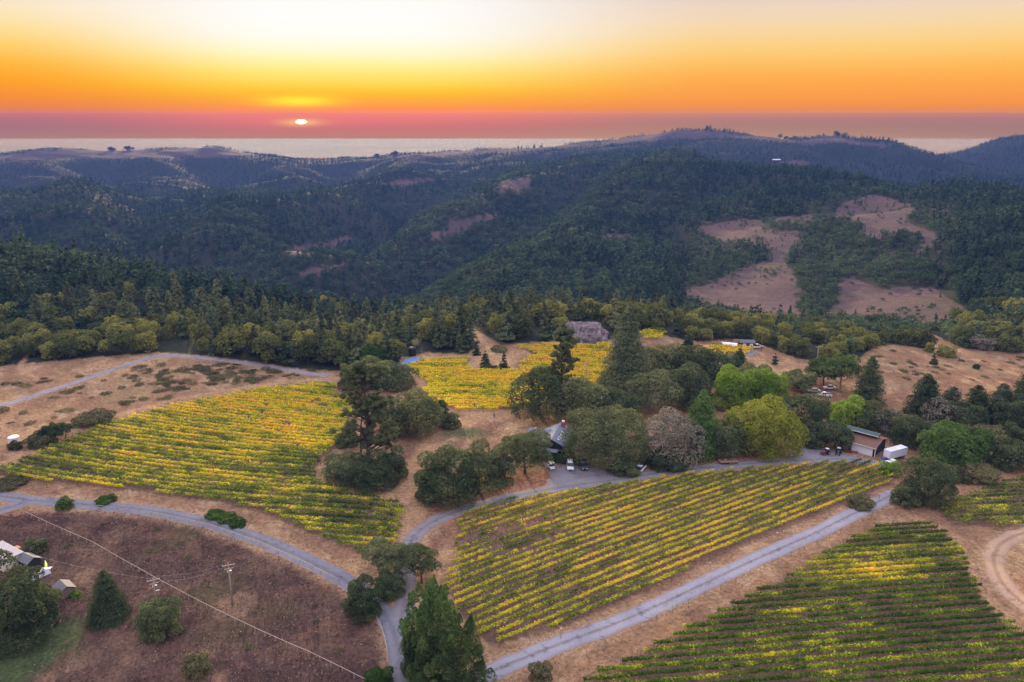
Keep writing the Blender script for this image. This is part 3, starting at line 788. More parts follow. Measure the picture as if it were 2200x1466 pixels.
def cone(rng, Hh, Rr, n, size, base=.06, power=1.0, droop=.18, whorl=0, ragged=.35, top=.98, tiers=None):
    """conifer: sprays along branches that shorten to the tip"""
    nb = int(max(40, n / 26))
    t = base + (top - base) * (1 - (1 - rng.random(nb) ** .9))
    t = np.sort(base + (top - base) * rng.random(nb) ** 1.15)
    if tiers: t = base + (top - base) * (np.round((t - base) / (top - base) * tiers) + rng.normal(0, .12, nb)) / tiers
    t = np.clip(t, base, top)
    br = Rr * (1 - (t - base) / (1 - base)) ** power * rng.uniform(1 - ragged, 1.08, nb) + Rr * .03
    az = rng.random(nb) * 2 * np.pi
    p = br + .1 * Rr; p /= p.sum()
    bi = rng.choice(nb, n, p=p)
    s = rng.random(n) ** .55
    side = rng.normal(0, .13, n) * br[bi] * (.35 + s)
    rr = br[bi] * s
    x = np.cos(az[bi]) * rr - np.sin(az[bi]) * side
    y = np.sin(az[bi]) * rr + np.cos(az[bi]) * side
    z = t[bi] * Hh - droop * rr * (.4 + s) + rng.normal(0, .035, n) * Rr + .10 * br[bi] * s ** 3
    pos = np.stack([x, y, np.maximum(z, .15)], -1)
    nrm = np.stack([np.cos(az[bi]), np.sin(az[bi]), np.full(n, .9)], -1)
    return leaf_quads(rng, pos, nrm, size, .5, .5)
def plume(rng, Hh, Rr, n, size, nsp=70):
    """cypress of many upright plumes, skirts to the ground"""
    out = []
    prof = lambda t: (1 - t) ** .5 * (0.62 + .38 * np.minimum(1, t / .22))
    per = max(40, n // nsp)
    for k_ in range(nsp):
        a = 2.399 * k_ + rng.normal(0, .3)
        tz = (k_ + .5) / nsp
        h0 = tz ** 1.25 * .80 * Hh
        rr = Rr * prof(h0 / Hh) * rng.uniform(.62, .92)
        c = np.array((math.cos(a) * rr, math.sin(a) * rr, h0))
        ph = Hh * rng.uniform(.13, .22) * (1.1 - .4 * tz); pr = Rr * rng.uniform(.17, .27) * (1.05 - .45 * tz)
        u = rng.random(per); th = rng.random(per) * 2 * np.pi
        q = pr * (1 - u) ** .6 * np.minimum(1, .35 + u * 3) * (.72 + .34 * rng.random(per))
        q *= .8 + .4 * vnoise(th * 2.2 + k_ * 3, u * 7, 9)
        lean = rr * .10 * u
        pos = np.stack([c[0] + np.cos(th) * q + math.cos(a) * lean, c[1] + np.sin(th) * q + math.sin(a) * lean, np.maximum(.1, c[2] + u * ph - .15 * q)], -1)
        nr = np.stack([np.cos(th), np.sin(th), np.full(per, .8)], -1)
        out.append(leaf_quads(rng, pos, nr, size, .5, .5))
    core = cone(rng, Hh, Rr * .72, n // 3, size * 1.15, .02, .75, .15)
    return np.concatenate(out + [core])
def tube(path, rad, sides=7):
    path = np.array(path, float); n = len(path)
    Vs = []
    rings = []
    for i in range(n):
        t = path[min(i + 1, n - 1)] - path[max(i - 1, 0)]; t = t / (np.linalg.norm(t) + 1e-9)
        a = np.cross(t, (0, 0, 1) if abs(t[2]) < .9 else (1, 0, 0)); a /= np.linalg.norm(a); b = np.cross(t, a)
        th = np.linspace(0, 2 * np.pi, sides, endpoint=False)
        rings.append(path[i] + rad[i] * (np.cos(th)[:, None] * a + np.sin(th)[:, None] * b))
    for i in range(n - 1):
        for j in range(sides):
            k_ = (j + 1) % sides
            Vs.append((rings[i][j], rings[i][k_], rings[i + 1][k_], rings[i + 1][j]))
    return np.array(Vs)
def trunk_quads(rng, hgt, r0, limbs=4, spread=3.0, lean=.04, limb_from=.45, limb_len=1.0):
    n = 7
    zz = np.linspace(-.4, hgt, n)
    p = np.stack([np.cumsum(rng.normal(0, lean, n)) * hgt * .2, np.cumsum(rng.normal(0, lean, n)) * hgt * .2, zz], -1)
    p[:, :2] -= p[0, :2]
    r = r0 * (1 - .75 * np.linspace(0, 1, n)); r[0] *= 1.35
    V = [tube(p, r, 8)]
    for k_ in range(limbs):
        i = rng.uniform(limb_from, .85) * (n - 1)
        j = int(i); s0 = p[j] + (p[j + 1] - p[j]) * (i - j)
        a = 2.4 * k_ + rng.normal(0, .4); le = spread * rng.uniform(.6, 1.0) * limb_len
        e = s0 + np.array((math.cos(a) * le, math.sin(a) * le, le * rng.uniform(.25, .7)))
        m_ = (s0 + e) / 2 + rng.normal(0, .08 * le, 3)
        rr = r0 * (1 - .75 * i / (n - 1)) * .5
        V.append(tube([s0, m_, e], [rr, rr * .65, rr * .25], 5))
    return np.concatenate(V)

# ------------------------------------------------------------------ the woods
rng = np.random.default_rng(7)
def scatter():
    X_, Y_ = [], []
    for d0, d1, sp in ((300, 560, 6.3), (560, 900, 7.0), (900, 1500, 8.6), (1500, 2400, 11.0), (2400, 4150, 15.5)):
        amax = .64
        area = amax * (d1 ** 2 - d0 ** 2)
        n = int(area / sp ** 2 * 1.25)
        a = rng.uniform(-amax, amax, n); d = np.sqrt(rng.uniform(d0 ** 2, d1 ** 2, n))
        X_.append(d * np.sin(a)); Y_.append(d * np.cos(a))
    return np.concatenate(X_), np.concatenate(Y_)
fx, fy = scatter()
fz = T(fx, fy); fd = np.hypot(fx, fy)
fpx, fpy = to_pix(fx, fy, fz)
jn_ = (fbm(fx / 40., fy / 40., 3, 61) - .5) * np.where(fd < 1500, 26, 10) + (fbm(fx / 9., fy / 9., 3, 62) - .5) * np.where(fd < 1500, 34, 8)
ok = ~inpoly(fpx, fpy, CLEAR)
md = np.zeros(ok.shape, bool)
for q in MEADOWS: md |= inpoly(fpx + jn_, fpy + jn_ * .5, q)
md &= ~((fbm(fx / 28., fy / 28., 3, 88) > .62) & (fd < 1700) & (rng.random(len(fx)) < .6))
for q in COPSES: md &= ~inpoly(fpx + jn_, fpy + jn_ * .5, q)
stray = (rng.random(len(fx)) < .16) & (fbm(fx / 60., fy / 60., 2, 77) > .5)
ok &= ~md | (stray & (fd < 1700))
HOLES = [[(166, 712), (215, 714), (212, 737), (160, 745), (140, 742)], [(946, 672), (1000, 678), (1008, 700), (960, 702)], [(850, 752), (905, 748), (925, 790), (850, 795)],
         [(1000, 705), (1060, 712), (1075, 742), (1010, 735)], [(1208, 688), (1300, 688), (1305, 735), (1205, 735)]]
for q in HOLES: ok &= ~inpoly(fpx, fpy, q)
ok &= fpx > -140; ok &= fpx < 2340
# thin out: leave little glades
ok &= seen(fx, fy, 24)
fx, fy, fz, fd, fpx, fpy = (q[ok] for q in (fx, fy, fz, fd, fpx, fpy))
# keep trees from standing inside one another
def thin(x, y, rad):
    order = rng.permutation(len(x)); cell = rad
    seen_ = {}
    keep = np.zeros(len(x), bool)
    for i in order:
        r_ = rad[i]; c = (int(x[i] // r_), int(y[i] // r_), int(r_ * 10))
        if c in seen_: continue
        seen_[c] = 1; keep[i] = True
    return keep
rad = np.where(fd < 560, 5.0, np.where(fd < 900, 5.5, np.where(fd < 1500, 6.8, np.where(fd < 2400, 8.8, 12.5))))
kp = thin(fx, fy, rad)
fx, fy, fz, fd, fpx, fpy = (q[kp] for q in (fx, fy, fz, fd, fpx, fpy))
kn = fbm(fx / 130., fy / 130., 3, 101) + .12 * rng.normal(size=len(fx))
kn += np.where((fpx > 1150) & (fd > 900), .12, 0) + np.where((fpx > 900) & (fpx < 1400) & (fpy > 420) & (fpy < 660), -.12, 0) + np.where(fpx > 1980, .1, 0)
kn += np.where((fpx < 420) & (fd < 470), -.05, 0) + np.where((fpx > 420) & (fpx < 1250) & (fd < 560), .08, 0)
kn += np.where((fpx > 1480) & (fpx < 2000) & (fd < 1000), -.22, 0)
is_con = kn > .53
fh = np.where(is_con, 8 + 10.5 * rng.random(len(fx)) ** 1.4, rng.uniform(6, 11.5, len(fx)))
fh *= np.where((fpx > 1450) & (fpx < 2050) & (fd < 1000), .70, 1.0)
mdk = np.zeros(len(fx), bool)
for q in MEADOWS: mdk |= inpoly(fpx, fpy, q)
for q in COPSES: mdk &= ~inpoly(fpx, fpy, q)
fh *= np.where(mdk & (fd < 1700), rng.uniform(.25, .6, len(fx)), 1.0)
fh *= np.where(fd > 2600, .72, 1.0) * np.where((fpx < 450) & ~is_con, .82, 1.0)
fw = np.where(is_con, fh * rng.uniform(.22, .33, len(fx)), fh * rng.uniform(.42, .6, len(fx)))
tint = np.clip(fbm(fx / 90., fy / 90., 3, 131) * .7 + .45 * rng.random(len(fx)) - .1, 0, 1)

# individuals: those that show largest
def big(mask, n):
    i = np.where(mask)[0]
    s = np.argsort(-(fh[i] / fd[i]) ** 1.0 + 0 * i)
    # nearest first, but spread along the edge of the wood
    s = np.argsort(fd[i] / fh[i] ** .5)
    return i[s[:n]]
ic = big(is_con & (fd < 760), 290); ib = big(~is_con & (fd < 760), 285)
rp = np.random.default_rng(21)
CPROTO, BPROTO = [], []
for k_ in range(12):
    q = cone(rp, 1.0, .27 * rp.uniform(.75, 1.2), 1900, .042, rp.uniform(.03, .16), rp.uniform(.45, 1.0), rp.uniform(.1, .4), tiers=(rp.integers(9, 18) if k_ % 3 else None), ragged=rp.uniform(.3, .65))
    q[..., 0] += q[..., 2] * rp.normal(0, .03)
    CPROTO.append((mesh_faces('conifer_crown', q), mesh_faces('conifer_trunk', trunk_quads(rp, .9, .018, 0))))
for k_ in range(10):
    q = dome(rp, .5, rp.uniform(.02, .12), 1.0, int(rp.integers(7, 16)), 2000, .058, lobe=(.36, .55))
    BPROTO.append((mesh_faces('broadleaf_crown', q), mesh_faces('broadleaf_trunk', trunk_quads(rp, .7, .035, 4, .3))))
for a, b in CPROTO: a.materials.append(M['conifer']); b.materials.append(M['bark'])
for a, b in BPROTO: a.materials.append(M['broadleaf']); b.materials.append(M['bark'])
def zone(px):
    if px < 430: return 'above the dry hillside with the pale lane'
    if px < 880: return 'between the dry hillside lane and the valley'
    if px < 1330: return 'behind the far yellow vineyard'
    if px < 1860: return 'at the foot of the bare mauve hill'
    return 'beyond the brown meadow past the barn'
for idx, protos, nm, lab, wk in ((ic, CPROTO, 'conifer_tree', 'pointed dark conifer in the wood ', .27), (ib, BPROTO, 'broadleaf_tree', 'rounded olive-green tree in the wood ', .5)):
    for i in idx:
        a, b = protos[rng.integers(len(protos))]
        z_ = zone(fpx[i])
        t = thing(nm, lab + z_, 'tree', (fx[i], fy[i], fz[i] - .2), rng.random() * 6.28, ('conifers ' if nm[0] == 'c' else 'rounded trees ') + z_)
        s = (fw[i] / wk, fw[i] / wk, fh[i])
        for me_, pn in ((a, 'crown'), (b, 'trunk')):
            o = link(pn, me_, None, t); o.scale = s
rest = np.ones(len(fx), bool); rest[ic] = False; rest[ib] = False
def forest(mask, name, label, builder, lods, m):
    V, tn = [], []
    for d0, d1, nq, sz in lods:
        ii = np.where(mask & (fd >= d0) & (fd < d1))[0]
        if not len(ii): continue
        tpl = [builder(rp, nq, sz) for _ in range(6)]
        mn = min(len(q) for q in tpl); tpl = np.stack([q[rp.permutation(len(q))[:mn]] for q in tpl])
        pick = rng.integers(6, size=len(ii)); a = rng.random(len(ii)) * 6.28
        q = tpl[pick]                                            # (n, nq, 4, 3)
        ca_, sa_ = np.cos(a)[:, None, None], np.sin(a)[:, None, None]
        o = np.empty_like(q)
        wk = fw[ii][:, None, None]
        o[..., 0] = (q[..., 0] * ca_ - q[..., 1] * sa_) * wk + fx[ii][:, None, None]
        o[..., 1] = (q[..., 0] * sa_ + q[..., 1] * ca_) * wk + fy[ii][:, None, None]
        o[..., 2] = q[..., 2] * fh[ii][:, None, None] + fz[ii][:, None, None] - .3
        V.append(o.reshape(-1, 4, 3)); tn.append(np.repeat(tint[ii], mn * 4))
    V = np.concatenate(V)
    me_ = mesh_faces(name, V); vattr(me_, 'tint', np.concatenate(tn))
    print(name, len(V), 'faces', int(mask.sum()), 'trees')
    return tag(link(name, me_, m), label, 'forest', None, 'stuff')
def b_con(r, nq, sz):
    q = cone(r, 1.0, 1.0, nq, sz, .05, .85, .0, ragged=.3); 
    return q
def cone_t(r, nq, sz):
    # unit height, unit radius; sprays sized in unit radius horizontally and scaled vertically
    q = cone(r, 3.6, 1.0, nq, sz, .05, .7, .25, ragged=.32); q[..., 2] /= 3.6; return q
def dome_t(r, nq, sz):
    q = dome(r, 1.0, .2, 2.0, 8, nq, sz, lobe=(.38, .55)); q[..., 2] /= 2.0; return q
forest(rest & is_con, 'conifer_forest', 'dense dark conifer forest covering the hills and the valley', cone_t, ((0, 800, 260, .30), (800, 1500, 110, .42), (1500, 2600, 52, .55), (2600, 9e9, 26, .75)), M['far_conifer'])
forest(rest & ~is_con, 'oak_woodland', 'rounded olive woodland mixed among the valley conifers', dome_t, ((0, 800, 300, .19), (800, 1500, 130, .27), (1500, 2600, 56, .38), (2600, 9e9, 28, .5)), M['far_broadleaf'])
# ------------------------------------------------------------------ vineyards
ORD = ('first second third fourth fifth sixth seventh eighth ninth tenth eleventh twelfth thirteenth fourteenth fifteenth sixteenth seventeenth eighteenth nineteenth '
       'twentieth').split()
TENS = {2: 'twenty', 3: 'thirty', 4: 'forty', 5: 'fifty', 6: 'sixty', 7: 'seventy'}
TENTH = {2: 'twentieth', 3: 'thirtieth', 4: 'fortieth', 5: 'fiftieth', 6: 'sixtieth', 7: 'seventieth'}
def ordinal(n):
    if n <= 20: return ORD[n - 1]
    return TENTH[n // 10] if n % 10 == 0 else TENS[n // 10] + '-' + ORD[n % 10 - 1]
k = NT('vine_leaves')
ripe = k.attr('ripe')
r = k.geo('Random Per Island')
f = k.math('ADD', ripe, k.math('MULTIPLY', k.math('SUBTRACT', r, .5), .42))
c = k.ramp(f, [(0, (.040, .090, .012)), (.22, (.105, .19, .018)), (.40, (.26, .38, .022)), (.58, (.62, .60, .030)), (.80, (.92, .74, .04)), (1, (.90, .60, .04))])
r2 = k.math('FRACT', k.math('MULTIPLY', r, 37.7))
c = k.mix(k.math('MULTIPLY', k.math('GREATER_THAN', r2, .93), k.math('MULTIPLY', ripe, .8)), c, (.46, .20, .04))
d_ = k.n('ShaderNodeBsdfDiffuse'); k.put(d_.inputs['Color'], c)
t_ = k.n('ShaderNodeBsdfTranslucent'); k.put(t_.inputs['Color'], c)
mx = k.n('ShaderNodeMixShader'); mx.inputs[0].default_value = .5
k.t.links.new(d_.outputs[0], mx.inputs[1]); k.t.links.new(t_.outputs[0], mx.inputs[2])
M['vine'] = k.end(mx.outputs[0])
M['wood'] = plain('weathered_wood', (.20, .155, .125), .9, .1, var=.35, scale=4)
M['post'] = plain('pale_wood_post', (.36, .30, .25), .85, .1, var=.2, scale=4)
rv = np.random.default_rng(77)
def box_quads(c, h):
    x, y, z = c; a, b, d = h
    P = [(-a, -b, -d), (a, -b, -d), (a, b, -d), (-a, b, -d), (-a, -b, d), (a, -b, d), (a, b, d), (-a, b, d)]
    P = np.array(P) + np.array((x, y, z))
    return P[np.array([(0, 3, 2, 1), (4, 5, 6, 7), (0, 1, 5, 4), (1, 2, 6, 5), (2, 3, 7, 6), (3, 0, 4, 7)])]
def vine_block(poly, dpix, spacing, dens, size, where, side, ripef, posts, vigour=1.0, seed=0, gap=.0, hgt=1.0):
    pw = np.array(gpts(poly))
    a, b = gpts(dpix); dv = np.array(b) - np.array(a); dv /= np.hypot(*dv)
    nv = np.array((-dv[1], dv[0]))
    if nv[1] < 0: nv = -nv
    s, t = pw @ dv, pw @ nv
    rows = []
    tt = t.min() + spacing * .4
    while tt < t.max():
        xs = []
        for i in range(len(pw)):
            j = (i + 1) % len(pw)
            if (t[i] > tt) != (t[j] > tt): xs.append(s[i] + (tt - t[i]) / (t[j] - t[i]) * (s[j] - s[i]))
        xs.sort()
        iv = [(xs[q], xs[q + 1]) for q in range(0, len(xs) - 1, 2) if xs[q + 1] - xs[q] > 3.5]
        if iv: rows.append((tt, iv))
        tt += spacing
    for ri, (tt, iv) in enumerate(rows):
        Ps, Rs, Q = [], [], []
        s_all = np.concatenate([rv.uniform(u0 + rv.normal(0, .6), u1 + rv.normal(0, .6), max(4, int((u1 - u0) * dens))) for u0, u1 in iv])
        rowk = ri * 3.7 + seed
        # vigour along the row: single vines stronger, weaker or missing
        vg = vnoise(s_all / 1.3, np.full(len(s_all), rowk), 3) * .55 + vnoise(s_all / 6.0, np.full(len(s_all), rowk), 4) * .45
        wx = s_all[:, None] * dv + tt * nv
        px_, py_ = to_pix(wx[:, 0], wx[:, 1], T(wx[:, 0], wx[:, 1]) + 1)
        big_gap = gap(px_, py_) if callable(gap) else gap
        keep = vg > (.12 + big_gap + .16 * rv.random(len(vg)) ** 2)
        s_all, vg, wx, px_, py_ = s_all[keep], vg[keep], wx[keep], px_[keep], py_[keep]
        n = len(s_all)
        if n < 4: continue
        u = rv.random(n)
        zt = .62 + (.82 * hgt) * u ** .8 * (.62 + .55 * vg) * vigour
        wid = .48 * np.sin(np.clip(u, .05, 1) * 2.4) * (.7 + .6 * vg) * vigour
        lat = rv.normal(0, .48, n) * wid + (vnoise(s_all / 4., np.full(n, rowk + 50), 6) - .5) * .25
        shoot = rv.random(n) < .07
        zt = zt + shoot * rv.uniform(.1, .5, n); lat = lat + shoot * rv.normal(0, .3, n)
        pos = np.zeros((n, 3)); pos[:, :2] = wx + nv * lat[:, None]
        pos[:, 2] = T(pos[:, 0], pos[:, 1]) + zt
        nr = np.zeros((n, 3)); nr[:, :2] = nv * np.sign(lat)[:, None] * .6; nr[:, 2] = 1.5
        q = leaf_quads(rv, pos, nr, size, .7, .45)
        rp_ = ripef(px_, py_) + .44 * (vnoise(s_all / 2.2, np.full(n, rowk), 8) - .5) + .58 * (vnoise(s_all / 11., np.full(n, rowk * .6), 9) - .5) + .12 * rv.normal(size=n) * .5
        me_ = mesh_faces('vine_foliage', q); vattr(me_, 'ripe', np.repeat(np.clip(rp_, 0, 1), 4))
        mid_ = iv[0][0] * dv + tt * nv
        z0 = float(T(mid_[0], mid_[1]))
        o = thing('vine_row', ordinal(ri + 1) + ' vine row from the ' + side + ', ' + where, 'vine row', (mid_[0], mid_[1], z0), 0, 'vine rows of the ' + where)
        f_ = link('foliage', me_, M['vine'], o); f_.location = (-mid_[0], -mid_[1], -z0)
        if posts:
            for u0, u1 in iv:
                V = []
                for sp in np.arange(u0, u1, 5.5):
                    w_ = sp * dv + tt * nv; V.append(box_quads((w_[0], w_[1], float(T(*w_)) + .7), (.03, .03, .75)))
                for sp in np.arange(u0 + .7, u1, 1.5):
                    w_ = sp * dv + tt * nv; V.append(box_quads((w_[0] + rv.normal(0, .04), w_[1], float(T(*w_)) + .42), (.035, .035, .45)))
                for hz_ in (.8, 1.2):
                    e = [np.r_[q_ * dv + tt * nv, 0] for q_ in np.linspace(u0, u1, max(2, int((u1 - u0) / 6)))]
                    for q_ in e: q_[2] = float(T(q_[0], q_[1])) + hz_
                    V.append(tube(e, [.012] * len(e), 3))
                w_ = link('trellis', mesh_faces('vine_trellis', np.concatenate(V)), M['wood'], o); w_.location = f_.location
    return len(rows)
def ell(px, py, cx, cy, rx, ry): return np.exp(-(((px - cx) / rx) ** 2 + ((py - cy) / ry) ** 2))
nL = vine_block(VINE_L, [(400, 1040), (840, 1075)], 2.15, 48, .28, 'big yellow-green vineyard beside the asphalt lane', 'near edge',
    lambda x, y: .38 + .40 * ell(x, y, 570, 890, 270, 80) + .12 * ell(x, y, 350, 1000, 200, 40) - .22 * ell(x, y, 830, 1080, 130, 60) - .14 * ell(x, y, 130, 985, 140, 40) - .10 * ell(x, y, 700, 1010, 70, 60), True, 1.15, 1,
    lambda x, y: .10 * ell(x, y, 600, 880, 200, 40))
nU = vine_block(VINE_U, [(950, 830), (1150, 832)], 2.3, 42, .34, 'far golden vineyard behind the twin conifers', 'near edge',
    lambda x, y: .74 + .06 * ell(x, y, 1200, 780, 150, 60) - .16 * ell(x, y, 1000, 835, 140, 16), False, 1.2, 2)
nM = vine_block(VINE_M, [(1167, 1348), (1600, 1166)], 2.15, 52, .25, 'striped vineyard beside the gravel drive', 'gravel road side',
    lambda x, y: .48 + .10 * ell(x, y, 1350, 1150, 250, 90) - .14 * ell(x, y, 1850, 1010, 130, 40) - .12 * ell(x, y, 1000, 1120, 60, 60) + .06 * ell(x, y, 1600, 1090, 200, 60), True, .92, 3,
    lambda x, y: .26 * ell(x, y, 1120, 1150, 110, 45) + .16 * ell(x, y, 1030, 1190, 60, 40), hgt=.9)
nR = vine_block(VINE_R, [(1529, 1335), (2168, 1287)], 2.02, 75, .23, 'triangular green vineyard below the gravel road', 'near edge',
    lambda x, y: .17 + .62 * ell(x, y, 1870, 1222, 115, 30) + .05 * ell(x, y, 1500, 1340, 300, 60), True, 1.05, 4,
    lambda x, y: .18 * ell(x, y, 1850, 1200, 40, 12))
nF = vine_block(VINE_F, [(2060, 1110), (2200, 1104)], 2.1, 38, .25, 'small dark vineyard behind the dirt track', 'near edge', lambda x, y: .13 + .12 * ell(x, y, 2180, 1125, 60, 10), False, 1.1, 5)
nB = vine_block(VINE_B, [(1520, 756), (1610, 757)], 2.3, 26, .36, 'golden vineyard below the red-roofed farm', 'near edge', lambda x, y: .70 + 0 * x, False, 1.2, 6)
nC = vine_block(VINE_C, [(1380, 722), (1430, 722)], 2.3, 24, .38, 'tiny golden vineyard behind the fir', 'near edge', lambda x, y: .68 + 0 * x, False, 1.2, 7)
print('rows', nL, nU, nM, nR, nF, nB, nC)

# ------------------------------------------------------------------ single trees and bushes
rt = np.random.default_rng(5)
def spot(px, by, w, top, shift=.75):
    """ground point of a crown whose visible foot is at by; returns point, radius, height"""
    g = ground(px, by); D = math.hypot(g[0], g[1]); sl_ = math.sqrt(D * D + (CAMZ - g[2]) ** 2)
    Rr = w / 2 * sl_ / FPX / math.sqrt(1 + ((px - 1100) / FPX) ** 2) * 1.0
    D2 = D + Rr * shift
    x_, y_ = g[0] / D * D2, g[1] / D * D2
    z_ = float(T(x_, y_))
    d = pix_dir(px, top); h = math.hypot(d[0], d[1])
    ztop = CAMZ + D2 * d[2] / h
    # a broad crown's far rim, not its axis, makes the skyline
    return (x_, y_, z_), Rr, max(1.2, ztop - z_), D2
def plant(name, label, cat, px, by, w, top, m, kind='dome', group=None, shift=.5, z0=.12, dense=1.0, nl=None, bark='bark', **kw):
    p, Rr, Hh, D = spot(px, by, w, top, shift if kind != 'fork' else .2)
    s = min(.55, max(.2, D / 796.0 * (1.0 if Rr < 7 else 1.3)))
    n = int(min(45000, max(700, dense * 2.5 * (6.3 * Rr * Rr + 3.8 * Rr * Hh) / (.75 * s * s))))
    t = thing(name, label, cat, (p[0], p[1], p[2] - .1), 0, group)
    if kind == 'dome':
        Hd = Hh / 1.0
        q = dome(rt, Rr * 1.06, z0 * Hd, Hd * 1.0, nl or max(9, min(34, int(Rr * 3.2))), n, s, skirt=Hd * .1 if z0 < .1 else .3, **kw)
        tk = trunk_quads(rt, Hd * .7, max(.08, Rr * .055), 6 if z0 > .1 else 3, Rr * .7, limb_from=.3)
    elif kind == 'cone':
        q = cone(rt, Hh, Rr, n, s, kw.pop('base', .05), kw.pop('power', .8), kw.pop('droop', .22), tiers=int(Hh * .9), ragged=.5, **kw)
        tk = trunk_quads(rt, Hh * .93, max(.1, Hh * .014), 0)
    elif kind == 'plume':
        q = plume(rt, Hh, Rr, n, s, **kw)
        tk = trunk_quads(rt, Hh * .9, Hh * .018, 0)
    elif kind == 'column':
        q = plume(rt, Hh, Rr, n, s, 10); tk = trunk_quads(rt, Hh * .8, .08, 0)
    o = link('crown', mesh_faces(name + '_crown', q), M[m], t)
    link('trunk', mesh_faces(name + '_trunk', tk), M[bark], t)
    return t
OAKS = 'oak_tree'; BU = 'bush'
